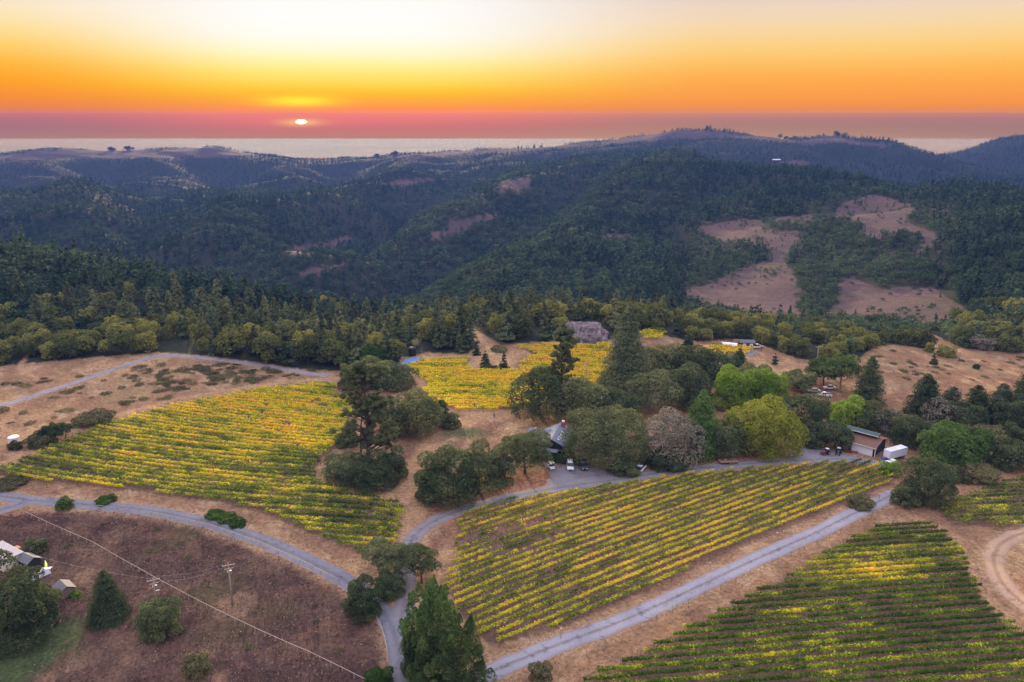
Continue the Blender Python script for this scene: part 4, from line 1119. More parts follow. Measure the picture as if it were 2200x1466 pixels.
F = [
 # island with the tall pine
 (BU, 'dark round bush at the foot of the tall bare-trunked pine, lane side', 'bush', 752, 1040, 96, 978, 'oak_dark', 'dome', dict(z0=.0)),
 (BU, 'largest dark bush beneath the tall bare-trunked pine', 'bush', 803, 1050, 118, 984, 'oak_dark', 'dome', dict(z0=.0)),
 (BU, 'dark bush beneath the tall pine beside the dirt track', 'bush', 842, 1034, 62, 968, 'oak_dark', 'dome', dict(z0=.0)),
 (BU, 'small shrub between the tall pine and the yellow vines', 'bush', 745, 962, 44, 935, 'oak_dark', 'dome', dict(z0=.0)),
 (OAKS, 'yellow-topped oak behind the tall pine', 'tree', 895, 940, 108, 842, 'oak', 'dome', dict(z0=.05)),
 (OAKS, 'dark oak squeezed between the tall pine and the yellow-topped oak', 'tree', 848, 938, 66, 862, 'oak_dark', 'dome', dict(z0=.05)),
 (BU, 'near-black bush beside the yellow-topped oak', 'bush', 936, 905, 58, 862, 'spruce', 'dome', dict(z0=.0)),
 (BU, 'low dark bush on the green grass by the yellow-topped oak', 'bush', 968, 922, 42, 892, 'oak_dark', 'dome', dict(z0=.0)),
 (OAKS, 'rounded oak in the clump between the two yellow vineyards, pine side', 'tree', 762, 845, 66, 788, 'oak', 'dome', dict(z0=.02)),
 (OAKS, 'dark oak in the clump between the two yellow vineyards', 'tree', 845, 838, 88, 786, 'oak_dark', 'dome', dict(z0=.02)),
 (OAKS, 'brownish oak at the back of the clump between the yellow vineyards', 'tree', 806, 830, 90, 776, 'oak', 'dome', dict(z0=.02)),
 # oaks below the house
 (OAKS, 'broad grey-green oak nearest the fork of the dirt track', 'tree', 962, 1090, 120, 966, 'oak_dark', 'dome', dict(z0=.0)),
 (OAKS, 'darker oak bulging over the dirt track fork', 'tree', 922, 1078, 58, 985, 'oak_dark', 'dome', dict(z0=.0)),
 (OAKS, 'middle oak of the row below the dirt clearing', 'tree', 1030, 1068, 92, 948, 'oak', 'dome', dict(z0=.04)),
 (OAKS, 'small oak filling the gap in the row below the house', 'tree', 1072, 1052, 60, 962, 'oak_dark', 'dome', dict(z0=.05)),
 (OAKS, 'oak beside the house with fallen leaves under it', 'tree', 1128, 1030, 108, 935, 'oak', 'dome', dict(z0=.16)),
 (OAKS, 'great spreading oak behind the parked cars', 'tree', 1302, 1004, 180, 890, 'oak', 'dome', dict(z0=.06, nl=34)),
 (BU, 'low bush between the great oak and the parking apron', 'bush', 1340, 1022, 64, 982, 'oak', 'dome', dict(z0=.0)),
 (OAKS, 'pale lichen-covered oak beside the great oak', 'tree', 1442, 1000, 128, 888, 'oak_grey', 'dome', dict(z0=.06, dense=.7, bark='pale_bark')),
 (BU, 'dark undergrowth bush below the pale oak', 'bush', 1432, 1008, 96, 968, 'oak_dark', 'dome', dict(z0=.0)),
 ('evergreen_tree', 'tall pointed green tree behind the pale oak', 'tree', 1502, 985, 108, 836, 'cypress_green', 'cone', dict(power=.55, base=.1, droop=.3)),
 (OAKS, 'dark oak beneath the tall pointed green tree by the drive', 'tree', 1555, 985, 90, 905, 'oak_dark', 'dome', dict(z0=.0)),
 ('willow_tree', 'big round bright yellow-green willow beside the drive', 'tree', 1640, 984, 136, 870, 'willow', 'dome', dict(z0=.02, nl=30)),
 ('willow_tree', 'smaller willow leaning against the big round willow', 'tree', 1586, 960, 62, 895, 'willow', 'dome', dict(z0=.05)),
 # grove behind the house
 (OAKS, 'dark oak behind the house at the edge of the clearing', 'tree', 1160, 904, 118, 802, 'oak_dark', 'dome', dict(z0=.0)),
 (OAKS, 'olive oak of the grove just behind the house chimney', 'tree', 1248, 905, 105, 812, 'oak', 'dome', dict(z0=.02)),
 (OAKS, 'dark oak of the grove behind the great oak', 'tree', 1318, 908, 105, 838, 'oak_dark', 'dome', dict(z0=.0)),
 (OAKS, 'oak of the grove below the tall broad fir', 'tree', 1330, 860, 92, 790, 'oak', 'dome', dict(z0=.02)),
 (OAKS, 'shaggy oak of the grove with pale branches showing', 'tree', 1395, 890, 110, 806, 'oak', 'dome', dict(z0=.1, dense=.7, bark='pale_bark')),
 (OAKS, 'dark oak of the grove between shaggy oak and bright trees', 'tree', 1478, 880, 100, 790, 'oak_dark', 'dome', dict(z0=.0)),
 (OAKS, 'olive oak on the back edge of the grove beside the fir', 'tree', 1412, 822, 112, 744, 'oak', 'dome', dict(z0=.03)),
 (OAKS, 'dark oak on the back edge of the grove', 'tree', 1482, 822, 96, 746, 'oak_dark', 'dome', dict(z0=.03)),
 (OAKS, 'dark oak at the back of the grove above the bright trees', 'tree', 1540, 826, 100, 760, 'oak_dark', 'dome', dict(z0=.02)),
 ('evergreen_tree', 'dark pointed evergreen at the corner of the grove facing the red-roofed farm', 'tree', 1584, 822, 62, 748, 'spruce', 'cone', dict(power=.6)),
 ('evergreen_tree', 'small dark evergreen poking above the back of the grove', 'tree', 1476, 772, 44, 716, 'spruce', 'cone', dict(power=.6)),
 ('maple_tree', 'bright green tree of the grove nearer the pale oak', 'tree', 1572, 884, 86, 786, 'maple', 'dome', dict(z0=.05)),
 ('maple_tree', 'bright green tree at the grove end facing the dry meadow', 'tree', 1648, 884, 84, 786, 'maple', 'dome', dict(z0=.02)),
 (OAKS, 'olive tree crown wedged between the two bright green trees', 'tree', 1612, 860, 74, 778, 'oak', 'dome', dict(z0=.05)),
 (OAKS, 'small grey-green tree beside the white camper', 'tree', 1702, 835, 44, 796, 'oak', 'dome', dict(z0=.1)),
 (OAKS, 'grey leafy tree between the camper and the silver sedan', 'tree', 1722, 850, 52, 802, 'oak', 'dome', dict(z0=.15)),
 ('cypress_tree', 'wide flat-topped cypress with a dark forked trunk', 'tree', 1768, 836, 78, 770, 'cypress', 'dome', dict(z0=.28, shift=.2)),
 ('cypress_tree', 'flat-topped cypress with pale splayed trunk near the silver sedan', 'tree', 1805, 838, 76, 767, 'cypress', 'dome', dict(z0=.34, shift=.2, bark='pale_bark')),
 ('evergreen_tree', 'big dark evergreen standing next to the flat-topped cypresses', 'tree', 1862, 872, 78, 764, 'spruce', 'cone', dict(power=.5)),
 ('evergreen_tree', 'lone small evergreen on the dry meadow above the parked sedan', 'tree', 1664, 783, 20, 759, 'spruce', 'cone', dict()),
 (BU, 'greyish dark bush between the willow and the sedan bank', 'bush', 1716, 936, 112, 852, 'oak_dark', 'dome', dict(z0=.0)),
 ('maple_tree', 'bright green small tree above the barn', 'tree', 1815, 920, 70, 858, 'maple', 'dome', dict(z0=.05)),
 (OAKS, 'brownish oak behind the bright small tree above the barn', 'tree', 1866, 925, 78, 868, 'oak', 'dome', dict(z0=.02)),
 (BU, 'scrubby olive bush on the bank below the sedan', 'bush', 1770, 895, 60, 868, 'scrub', 'dome', dict(z0=.0)),
 (OAKS, 'dark oak beside the barn overhanging the parked tractor', 'tree', 1792, 968, 78, 910, 'oak_dark', 'dome', dict(z0=.08)),
 (BU, 'dark bush between the willow and the barn oak', 'bush', 1742, 962, 50, 924, 'oak_dark', 'dome', dict(z0=.0)),
 (OAKS, 'grey twiggy oak behind the barn roof', 'tree', 1912, 935, 72, 880, 'oak_grey', 'dome', dict(z0=.02, dense=.6)),
 (OAKS, 'dark oak behind the white box trailer', 'tree', 1952, 960, 82, 895, 'oak_dark', 'dome', dict(z0=.0)),
 (BU, 'grey-green bush between the barn and the spreading cypress', 'bush', 1992, 950, 70, 900, 'scrub', 'dome', dict(z0=.0)),
 ('evergreen_tree', 'pointed spruce at the end of the dark row facing the meadow', 'tree', 1980, 915, 102, 802, 'spruce', 'cone', dict(power=.48)),
 ('evergreen_tree', 'brownish thin evergreen in the dark row, next to the pointed spruce', 'tree', 2036, 915, 97, 830, 'fir', 'cone', dict(power=.48, dense=.7)),
 ('evergreen_tree', 'dark blunt evergreen in the middle of the dark row', 'tree', 2090, 918, 95, 826, 'spruce', 'cone', dict(power=.48)),
 ('evergreen_tree', 'dark shaggy evergreen in the row beyond the dirt track bend', 'tree', 2142, 922, 97, 822, 'fir', 'cone', dict(power=.48)),
 ('evergreen_tree', 'tallest evergreen of the dark row above the small vineyard', 'tree', 2196, 925, 122, 792, 'spruce', 'cone', dict(power=.48)),
 (OAKS, 'dark twiggy oak filling the gap after the pointed spruce', 'tree', 2010, 922, 70, 858, 'oak_grey', 'dome', dict(z0=.0, dense=.6)),
 (OAKS, 'low dark oak under the blunt evergreen of the dark row', 'tree', 2066, 930, 84, 868, 'oak_dark', 'dome', dict(z0=.0)),
 (OAKS, 'low dark oak between the shaggy and the tallest evergreen', 'tree', 2168, 936, 90, 862, 'oak_dark', 'dome', dict(z0=.0)),
 (BU, 'brushy mound below the dark evergreen row', 'bush', 2120, 960, 110, 920, 'scrub', 'dome', dict(z0=.0)),
 (OAKS, 'leaning dark oak in front of the tallest evergreen', 'tree', 2188, 968, 70, 915, 'oak_dark', 'dome', dict(z0=.0)),
 ('cypress_tree', 'spreading green cypress beside the box trailer', 'tree', 2036, 1006, 118, 915, 'cypress_green', 'dome', dict(z0=.0)),
 ('cypress_tree', 'second spreading green cypress, behind the one near the trailer', 'tree', 2086, 990, 82, 922, 'cypress_green', 'dome', dict(z0=.0)),
 (BU, 'big round dark bush at the end of the gravel road', 'bush', 1990, 1086, 106, 990, 'oak_dark', 'dome', dict(z0=.0)),
 (BU, 'small round bush leaning on the big dark bush', 'bush', 1942, 1088, 54, 1036, 'oak_dark', 'dome', dict(z0=.0)),
 (BU, 'low bush between the vines and the gravel road', 'bush', 1846, 1094, 50, 1066, 'scrub', 'dome', dict(z0=.0)),
 (BU, 'yellow-green bush at the vine ends below the trailer', 'bush', 1912, 1022, 42, 992, 'maple', 'dome', dict(z0=.0)),
 (BU, 'dark bush over the small grey path beyond the big round bush', 'bush', 2168, 1012, 82, 946, 'oak_dark', 'dome', dict(z0=.0)),
 (BU, 'low tangled thicket behind the big round bush', 'bush', 2092, 1034, 84, 1000, 'scrub', 'dome', dict(z0=.0)),
 (BU, 'low scrub mound under the spreading cypresses', 'bush', 2052, 1036, 60, 1008, 'scrub', 'dome', dict(z0=.0)),
 # meadow edge on the far side
 (BU, 'rounded green bush alone on the brown meadow knoll', 'bush', 2032, 767, 40, 741, 'broadleaf', 'dome', dict(z0=.0)),
 (BU, 'small round bush at the crest of the brown meadow', 'bush', 1996, 757, 20, 734, 'broadleaf', 'dome', dict(z0=.0)),
 ('evergreen_tree', 'dwarf evergreen among low shrubs on the brown meadow', 'tree', 2005, 784, 24, 760, 'spruce', 'cone', dict()),
 (OAKS, 'large rounded oak on the knoll crest above the brown meadow', 'tree', 1950, 742, 62, 703, 'broadleaf', 'dome', dict(z0=.02)),
 (OAKS, 'second rounded oak on the knoll crest above the brown meadow', 'tree', 1986, 748, 40, 712, 'broadleaf', 'dome', dict(z0=.02)),
 (OAKS, 'grey oak in the hedgerow beyond the brown meadow', 'tree', 2110, 752, 50, 722, 'oak_grey', 'dome', dict(z0=.02)),
 (OAKS, 'dark oak in the hedgerow beyond the brown meadow', 'tree', 2078, 748, 42, 714, 'oak_dark', 'dome', dict(z0=.02)),
 (OAKS, 'olive oak in the hedgerow at the meadow edge', 'tree', 2166, 756, 56, 716, 'broadleaf', 'dome', dict(z0=.02)),
 (BU, 'tiny round bush alone in the open brown meadow', 'bush', 2097, 793, 12, 782, 'hedge', 'dome', dict(z0=.0)),
 # twin conifers in the yellow vines
 ('evergreen_tree', 'broader of the twin conifers in the dirt bay of the golden vines', 'tree', 1043, 797, 34, 754, 'spruce', 'cone', dict(power=.75)),
 ('evergreen_tree', 'narrower of the twin conifers in the dirt bay of the golden vines', 'tree', 1083, 797, 29, 757, 'spruce', 'cone', dict(power=.85)),
 (BU, 'little shrub between the twin conifers', 'bush', 1063, 799, 18, 786, 'spruce', 'dome', dict(z0=.0)),
 ('evergreen_tree', 'small evergreen at the wood corner near the twin conifers', 'tree', 1024, 764, 24, 736, 'spruce', 'cone', dict()),
 (BU, 'dark shrub on the bank above the twin conifers', 'bush', 1072, 756, 34, 744, 'scrub', 'dome', dict(z0=.0)),
 ('maple_tree', 'bright olive tree at the wood edge behind the oak clump', 'tree', 806, 788, 66, 742, 'hedge', 'dome', dict(z0=.05)),
 ('maple_tree', 'small bright tree at the wood edge beside the bright olive tree', 'tree', 762, 790, 44, 756, 'hedge', 'dome', dict(z0=.05)),
 # the fork in front
 ('cypress_tree', 'huge dark cypress at the fork, nearest the camera', 'tree', 968, 1540, 196, 1305, 'cypress', 'plume', dict(shift=.5)),
 ('cypress_tree', 'huge cypress with lighter top standing behind the nearest one', 'tree', 930, 1455, 150, 1236, 'cypress_green', 'plume', dict(shift=.5)),
 ('cypress_tree', 'low dark cypress skirt reaching the asphalt lane', 'tree', 893, 1470, 66, 1345, 'cypress', 'plume', dict(shift=.5)),
 (OAKS, 'dark round tree overhanging the asphalt lane', 'tree', 781, 1338, 72, 1244, 'oak_dark', 'dome', dict(z0=.02)),
 (OAKS, 'light green oak standing in the fork of the roads', 'tree', 832, 1250, 86, 1164, 'oak', 'dome', dict(z0=.25, dense=.8, shift=.35, bark='pale_bark')),
 (OAKS, 'thin-leaved tree across the drive from the light green oak', 'tree', 906, 1262, 80, 1166, 'oak', 'dome', dict(z0=.15, dense=.55, shift=.35)),
 (BU, 'near-black thicket under the light green oak', 'bush', 836, 1290, 62, 1226, 'spruce', 'dome', dict(z0=.0)),
 # the dark field
 ('evergreen_tree', 'dark broad evergreen in the dark field beside the fence', 'tree', 238, 1338, 96, 1222, 'spruce', 'cone', dict(power=.55, base=.02)),
 (BU, 'round dark bush in the field below the leaning utility pole', 'bush', 347, 1374, 86, 1282, 'oak_dark', 'dome', dict(z0=.0)),
 (OAKS, 'big dark tree screening the mobile home', 'tree', 34, 1392, 150, 1196, 'oak_dark', 'dome', dict(z0=.02, shift=.4)),
 (OAKS, 'dark tree spreading over the sheds', 'tree', 92, 1345, 78, 1252, 'oak_dark', 'dome', dict(z0=.02, shift=.4)),
 (BU, 'round bush behind the grey shed', 'bush', 76, 1190, 42, 1160, 'oak_dark', 'dome', dict(z0=.0)),
 (BU, 'small round bush on the edge of the asphalt lane', 'bush', 140, 1096, 33, 1070, 'hedge', 'dome', dict(z0=.0)),
 (BU, 'thorny grey-green bush in the dark field', 'bush', 425, 1452, 58, 1402, 'scrub', 'dome', dict(z0=.0)),
 (BU, 'bright green bush at the end of the curved fence', 'bush', 816, 1480, 52, 1438, 'hedge', 'dome', dict(z0=.0)),
 (BU, 'grey bush on the verge of the gravel road', 'bush', 1160, 1470, 44, 1424, 'scrub', 'dome', dict(z0=.0)),
 (BU, 'yellowish bush beside the brown shed', 'bush', 162, 1285, 24, 1270, 'maple', 'dome', dict(z0=.0)),
 (BU, 'low hedge clump above the lane bend, first of three', 'bush', 462, 1113, 40, 1099, 'hedge', 'dome', dict(z0=.0)),
 (BU, 'low hedge clump above the lane bend, middle one', 'bush', 487, 1122, 42, 1106, 'hedge', 'dome', dict(z0=.0)),
 (BU, 'low hedge clump above the lane bend, lowest one', 'bush', 512, 1133, 34, 1118, 'hedge', 'dome', dict(z0=.0)),
 (BU, 'flat bush between the asphalt lane and the vine ends', 'bush', 230, 1081, 42, 1068, 'hedge', 'dome', dict(z0=.0)),
 (BU, 'low bush on the dirt verge where the lane leaves', 'bush', 22, 1048, 66, 1032, 'scrub', 'dome', dict(z0=.0)),
 # hillside clump
 (OAKS, 'wind-bent oak in the hillside clump above the yellow vines', 'tree', 115, 950, 44, 908, 'oak_dark', 'dome', dict(z0=.3, shift=.3)),
 (OAKS, 'second wind-bent oak in the hillside clump', 'tree', 143, 944, 42, 907, 'oak_dark', 'dome', dict(z0=.3, shift=.3)),
 (BU, 'olive bush at the low end of the hillside clump', 'bush', 92, 960, 60, 930, 'scrub', 'dome', dict(z0=.0)),
 (BU, 'yellowish brush at the top of the hillside clump', 'bush', 205, 915, 70, 884, 'scrub', 'dome', dict(z0=.0)),
 (BU, 'grey bush next to the white water tank', 'bush', 34, 968, 28, 948, 'scrub', 'dome', dict(z0=.0)),
]
for nm, lab, cat, px, by, w_, top, m, kd, kw in F:
    plant(nm, lab, cat, px, by, w_, top, m, kd, **kw)
for px, by, w_, top in ((1143, 954, 9, 930), (1153, 957, 10, 921)):
    plant('column_yew', 'golden column-shaped yew beside the house, ' + ('shorter' if px == 1143 else 'taller') + ' one', 'tree', px, by, w_, top, 'golden', 'column', group='golden yews by the house')

# tall open pines and the big fir
def pine(name, label, px, by, top, m, clusters, trunk_r, bark='bark', extra=None, leader=True):
    """clusters: (height fraction, sideways px, depth m, radius px, squash)"""
    p, Rr, Hh, D = spot(px, by, 10, top, 0.0)
    sl_ = math.sqrt(D * D + CAMZ ** 2); mpp = sl_ / FPX
    t = thing(name, label, 'tree', (p[0], p[1], p[2] - .2))
    rx = np.array((math.cos(math.atan2(p[0], p[1])), -math.sin(math.atan2(p[0], p[1])), 0))
    ry = np.array((math.sin(math.atan2(p[0], p[1])), math.cos(math.atan2(p[0], p[1])), 0))
    V, B = [], []
    zs = np.linspace(-.4, Hh * .96, 9)
    bend = np.cumsum(rt.normal(0, .10, 9)); bend -= bend[0]
    path = np.stack([bend * rx[0], bend * rx[1], zs], -1)
    B.append(tube(path, trunk_r * (1 - .8 * np.linspace(0, 1, 9)) + .03, 9))
    s = max(.16, D / 796 * .85)
    cl2 = []
    for hf, dx, dy, rpx, sq in clusters:
        for _ in range(4): cl2.append((min(1.0, hf + rt.normal(0, .016)), dx * rt.uniform(.45, 1.08) + rt.normal(0, rpx * .45), dy + rt.normal(0, rpx * .05), rpx * rt.uniform(.42, .66), .75))
    for hf, dx, dy, rpx, sq in cl2:
        c_ = rx * dx * mpp + ry * dy + np.array((0, 0, hf * Hh)); r_ = rpx * mpp
        n = int(9 * (r_ / s) ** 2) + 8
        for _ in range(3):
            o_ = rt.normal(0, .5, 3) * r_ * np.array((1, 1, sq))
            u = rnd_unit(rt, n); pos = c_ + o_ + u * (r_ * .72 * rt.random((n, 1)) ** .45) * np.array((1, 1, sq))
            V.append(leaf_quads(rt, pos, u * .8 + np.array((0, 0, .5)), s))
        z_at = max(.05, hf - .05 - .02 * abs(dx) / 20) * Hh
        s0 = np.array((np.interp(z_at, zs, path[:, 0]), np.interp(z_at, zs, path[:, 1]), z_at))
        rr = trunk_r * .28
        B.append(tube([s0, (s0 + c_) / 2 + np.array((0, 0, .3)), c_], [rr, rr * .7, rr * .3], 5))
    for e in (extra or []):
        B.append(tube([rx * a * mpp + np.array((0, 0, z * Hh)) + ry * dd for a, z, dd in e[0]], e[1], 7))
    link('crown', mesh_faces(name + '_crown', np.concatenate(V)), M[m], t)
    link('trunk', mesh_faces(name + '_trunk', np.concatenate(B)), M[bark], t)
cl = [(.99, 0, 0, 16, .5), (.95, -18, 1, 20, .5), (.93, 22, 0, 20, .5), (.90, -32, -1, 18, .5), (.88, 38, 2, 16, .5), (.88, 4, 2, 18, .45)]
cl += [(.78, -30, 1, 10, .5), (.74, 34, -1, 11, .45), (.70, -40, -1, 12, .5), (.66, 20, 2, 15, .5), (.62, -24, 2, 16, .6), (.60, 42, 0, 14, .5), (.54, -40, 0, 18, .6), (.52, 26, -2, 18, .6), (.50, 52, 1, 13, .5), (.44, -48, -1, 16, .55),
       (.43, 12, 3, 20, .6), (.40, 48, 0, 18, .5), (.34, -42, 1, 18, .55), (.30, 40, 2, 16, .45), (.26, 56, -1, 16, .4), (.25, -34, 0, 14, .4), (.20, 46, 1, 14, .35)]
cl += [(rt.uniform(.2, .72), rt.uniform(-46, 50), rt.normal(0, 1.6), rt.uniform(11, 18), .6) for _ in range(16)] + [(rt.uniform(.86, .97), rt.uniform(-34, 34), rt.normal(0, 1.6), rt.uniform(12, 18), .6) for _ in range(8)]
pine('pine_tree', 'tall pine with bare twin trunks between the yellow vines and the dirt track', 793, 1000, 780, 'pine', cl, .55, extra=[
    ([(-16, .0, -1), (-15, .2, -.6), (-12, .42, -.3), (-6, .6, 0)], [.34, .28, .2, .1]), ([(-3, .82, 0), (-14, .86, -.5), (-22, .855, -.8)], [.16, .11, .04]), ([(-2, .80, 0), (10, .77, -.6), (14, .765, -.8)], [.16, .12, .05]), ([(0, .80, 0), (-4, .90, -.4), (-7, .92, -.4)], [.15, .1, .04])])
cl = [(.99, 0, 0, 10, .8), (.94, 4, 0, 18, .6), (.89, -8, 1, 22, .5), (.85, 14, 0, 20, .5), (.80, 2, 0, 14, .6)]
for i in range(22):
    h_ = .74 - .52 * i / 21; cl.append((h_, (34 * (1 - h_) + 10) * (1 if i % 2 else -1) * rt.uniform(.35, 1.05), rt.normal(0, 1.6), rt.uniform(9, 15), .35))
pine('pine_tree', 'tall open pine with a tufted head in front of the golden vines', 1206, 884, 700, 'pine', cl, .42)
plant('fir_tree', 'tallest broad fir rising above the grove behind the house', 'tree', 1343, 862, 140, 658, 'fir', 'cone', power=.66, base=.10, droop=.3)

# clipped hedge between house and parking
p0, p1 = ground(1170, 990), ground(1262, 1000)
n = 4200
u = rt.random(n); pos = p0 + (p1 - p0) * u[:, None]; nv_ = np.array((-(p1 - p0)[1], (p1 - p0)[0])); nv_ = nv_ / np.hypot(*nv_)
face = rt.integers(3, size=n); lat = np.where(face == 0, rt.uniform(-.8, .8, n), np.where(face == 1, -.8, .8)) + rt.normal(0, .1, n)
zz = np.where(face == 0, 1.9, rt.uniform(.05, 1.9, n)) + rt.normal(0, .08, n)
pos[:, :2] += nv_ * lat[:, None]; pos[:, 2] += zz
nr = np.zeros((n, 3)); nr[:, 2] = face == 0; nr[:, :2] = nv_ * np.sign(lat)[:, None] * (face != 0)[:, None]
tag(link('hedge', mesh_faces('hedge', leaf_quads(rt, pos, nr + .15, .17)), M['hedge']), 'clipped green hedge between the slate-roofed house and the parked cars', 'hedge')

# scrub on the dry slopes
SP = []
for k_ in range(6):
    q = dome(rt, 1.0, 0, .62, 9, 420, .12, lobe=(.3, .5)); me_ = mesh_faces('shrub', q); me_.materials.append(M['scrub']); SP.append(me_)
HS = [(-20, 820), (200, 800), (430, 775), (640, 792), (705, 800), (700, 815), (560, 826), (380, 862), (230, 902), (100, 955), (-20, 1000)]
def shrubs(poly, n, label, group, dens, smin, smax):
    pw = np.array(gpts(poly)); c = 0; tries = 0
    roads_ = [gpts(ROAD_HILL), gpts(DIRT[3][0])]
    while c < n and tries < 20000:
        tries += 1
        x_ = rt.uniform(pw[:, 0].min(), pw[:, 0].max()); y_ = rt.uniform(pw[:, 1].min(), pw[:, 1].max())
        if not inpoly(np.array([x_]), np.array([y_]), pw)[0]: continue
        px_, py_ = to_pix(x_, y_, float(T(x_, y_)))
        if rt.random() > dens(px_, py_, x_, y_): continue
        if min(float(seg_dist(np.array([x_]), np.array([y_]), q)[0]) for q in roads_) < 3.2: continue
        o = link('shrub', SP[rt.integers(6)]); s_ = rt.uniform(smin, smax)
        o.location = (x_, y_, float(T(x_, y_)) - .1); o.rotation_euler = (0, 0, rt.random() * 6.28); o.scale = (s_ * rt.uniform(1, 1.7), s_, s_ * rt.uniform(.6, 1.0))
        tag(o, label, 'shrub', group); c += 1
shrubs(HS, 150, 'low olive shrub on the dry hillside above the yellow vines', 'low shrubs on the dry hillside', lambda a, b, x_, y_: float(ell(a, b, 520, 800, 190, 32)) * .9 + .10 + .35 * float(ell(a, b, 380, 850, 120, 30)), .7, 2.2)
MS = [(1640, 760), (1880, 752), (2000, 725), (2200, 770), (2220, 830), (2050, 820), (1900, 830), (1880, 800), (1700, 790)]
shrubs(MS, 62, 'low dark shrub on the brown meadow above the barn', 'low shrubs on the brown meadow', lambda a, b, x_, y_: .12 + .9 * float(ell(a, b, 1970, 790, 70, 14)), .5, 1.7)
VG = [(60, 1110), (300, 1110), (700, 1240), (820, 1330), (800, 1440), (300, 1440), (150, 1300)]
shrubs(VG, 34, 'dark heathery tuft in the dark field below the lane', 'heathery tufts in the dark field', lambda a, b, x_, y_: .5 * float(fbm(np.array(x_ / 12.), np.array(y_ / 12.), 2, 5)), .4, 1.1)

# dry grass tufts on the near ground
n = 110000
aa = rt.uniform(-.62, .62, n); dd_ = np.sqrt(rt.uniform(105 ** 2, 240 ** 2, n))
gx, gy = dd_ * np.sin(aa), dd_ * np.cos(aa)
px_, py_ = to_pix(gx, gy, T(gx, gy))
kp = np.ones(n, bool)
for poly in (VINE_L, VINE_M, VINE_R, VINE_F): kp &= ~inpoly(px_, py_, poly)
for pts, wd in ((ROAD_PAVED, 2.25), (ROAD_SPUR, 2.1), (ROAD_DRIVE, 2.2), (ROAD_GRAVEL, 2.4), (TRACK_EAST, 2.8), (DIRT[0][0], 3.0)): kp &= seg_dist(gx, gy, gpts(pts)) > wd
for poly in (PAD, PAD_BARN): kp &= ~inpoly(px_, py_, poly)
kp &= fbm(gx / 7., gy / 7., 3, 15) + .15 * rt.normal(size=n) > .45
gx, gy = gx[kp], gy[kp]; n = len(gx)
pos = np.stack([gx, gy, T(gx, gy) + .08], -1)
hd = inpoly(px_[kp], py_[kp], HEATH)
q = leaf_quads(rt, pos, np.tile((0, 0, 1.0), (n, 1)), np.where(hd, .26, .20), .6, .9)
k = NT('dry_grass')
c = k.ramp(k.geo('Random Per Island'), [(0, (.10, .07, .045)), (.45, (.24, .15, .095)), (1, (.44, .30, .20))])
c = k.mix(k.math('MULTIPLY', k.attr('dark'), .8), c, k.ramp(k.geo('Random Per Island'), [(0, (.04, .03, .026)), (.6, (.11, .065, .052)), (1, (.24, .15, .105))]))
M['tuft'] = k.end(k.surf(c, .95, .05))
me_ = mesh_faces('dry_grass', q); vattr(me_, 'dark', np.repeat(hd.astype(np.float32), 4))
tag(link('grass', me_, M['tuft']), 'tufts of dry grass over the near verges and fields', 'grass', None, 'stuff')

# tree clumps standing on the far crest
CRX = np.array([c_[0] for c_ in CREST]); CRY = np.array([c_[1] for c_ in CREST]); CRD = np.array([c_[2] for c_ in CREST])
for cx, n_, sp, hh, lab, con in ((240, 4, 14, 19, 'small bushy tree on the sea ridge, in the first clump seaward of the dry hillside', 0), (284, 4, 12, 22, 'bushy tree on the sea ridge, in the second taller clump', 0), (810, 2, 6, 20, 'dark tree of the pair on the sea ridge beyond the sun', 0),
        (848, 4, 10, 21, 'spindly tree of the open clump on the sea ridge', 0), (1138, 10, 26, 24, 'pointed tree of the clump topping the knoll on the sea ridge', 1), (1522, 5, 12, 22, 'tree of the clump on the highest knoll of the far ridge', 1),
        (1570, 4, 14, 22, 'tree of the small row beside the highest knoll', 1), (1690, 6, 24, 20, 'tree of the low row on the far ridge saddle', 0), (1805, 4, 12, 20, 'rounded tree on the second knoll of the far ridge', 0)):
    for k_ in range(n_):
        px_ = cx + rt.uniform(-sp, sp); D_ = float(np.interp(px_, CRX, CRD)) - 15
        a_ = math.atan2((px_ - 1100) / FPX, math.cos(PITCH) + (733 - float(np.interp(px_, CRX, CRY))) / FPX * math.sin(PITCH))
        x_, y_ = D_ * math.sin(a_), D_ * math.cos(a_)
        cr, tr_ = (CPROTO if con else BPROTO)[rt.integers(7)]
        t = thing('ridge_tree', lab, 'tree', (x_, y_, float(T(x_, y_)) - .4), rt.random() * 6.28, 'tree clumps on the sea ridge')
        h_ = hh * rt.uniform(.5, .95); w_ = h_ * (rt.uniform(.9, 1.35) if not con else 1.0)
        for me_, pn in ((cr, 'crown'), (tr_, 'trunk')):
            o = link(pn, me_, None, t); o.scale = (w_, w_, h_)
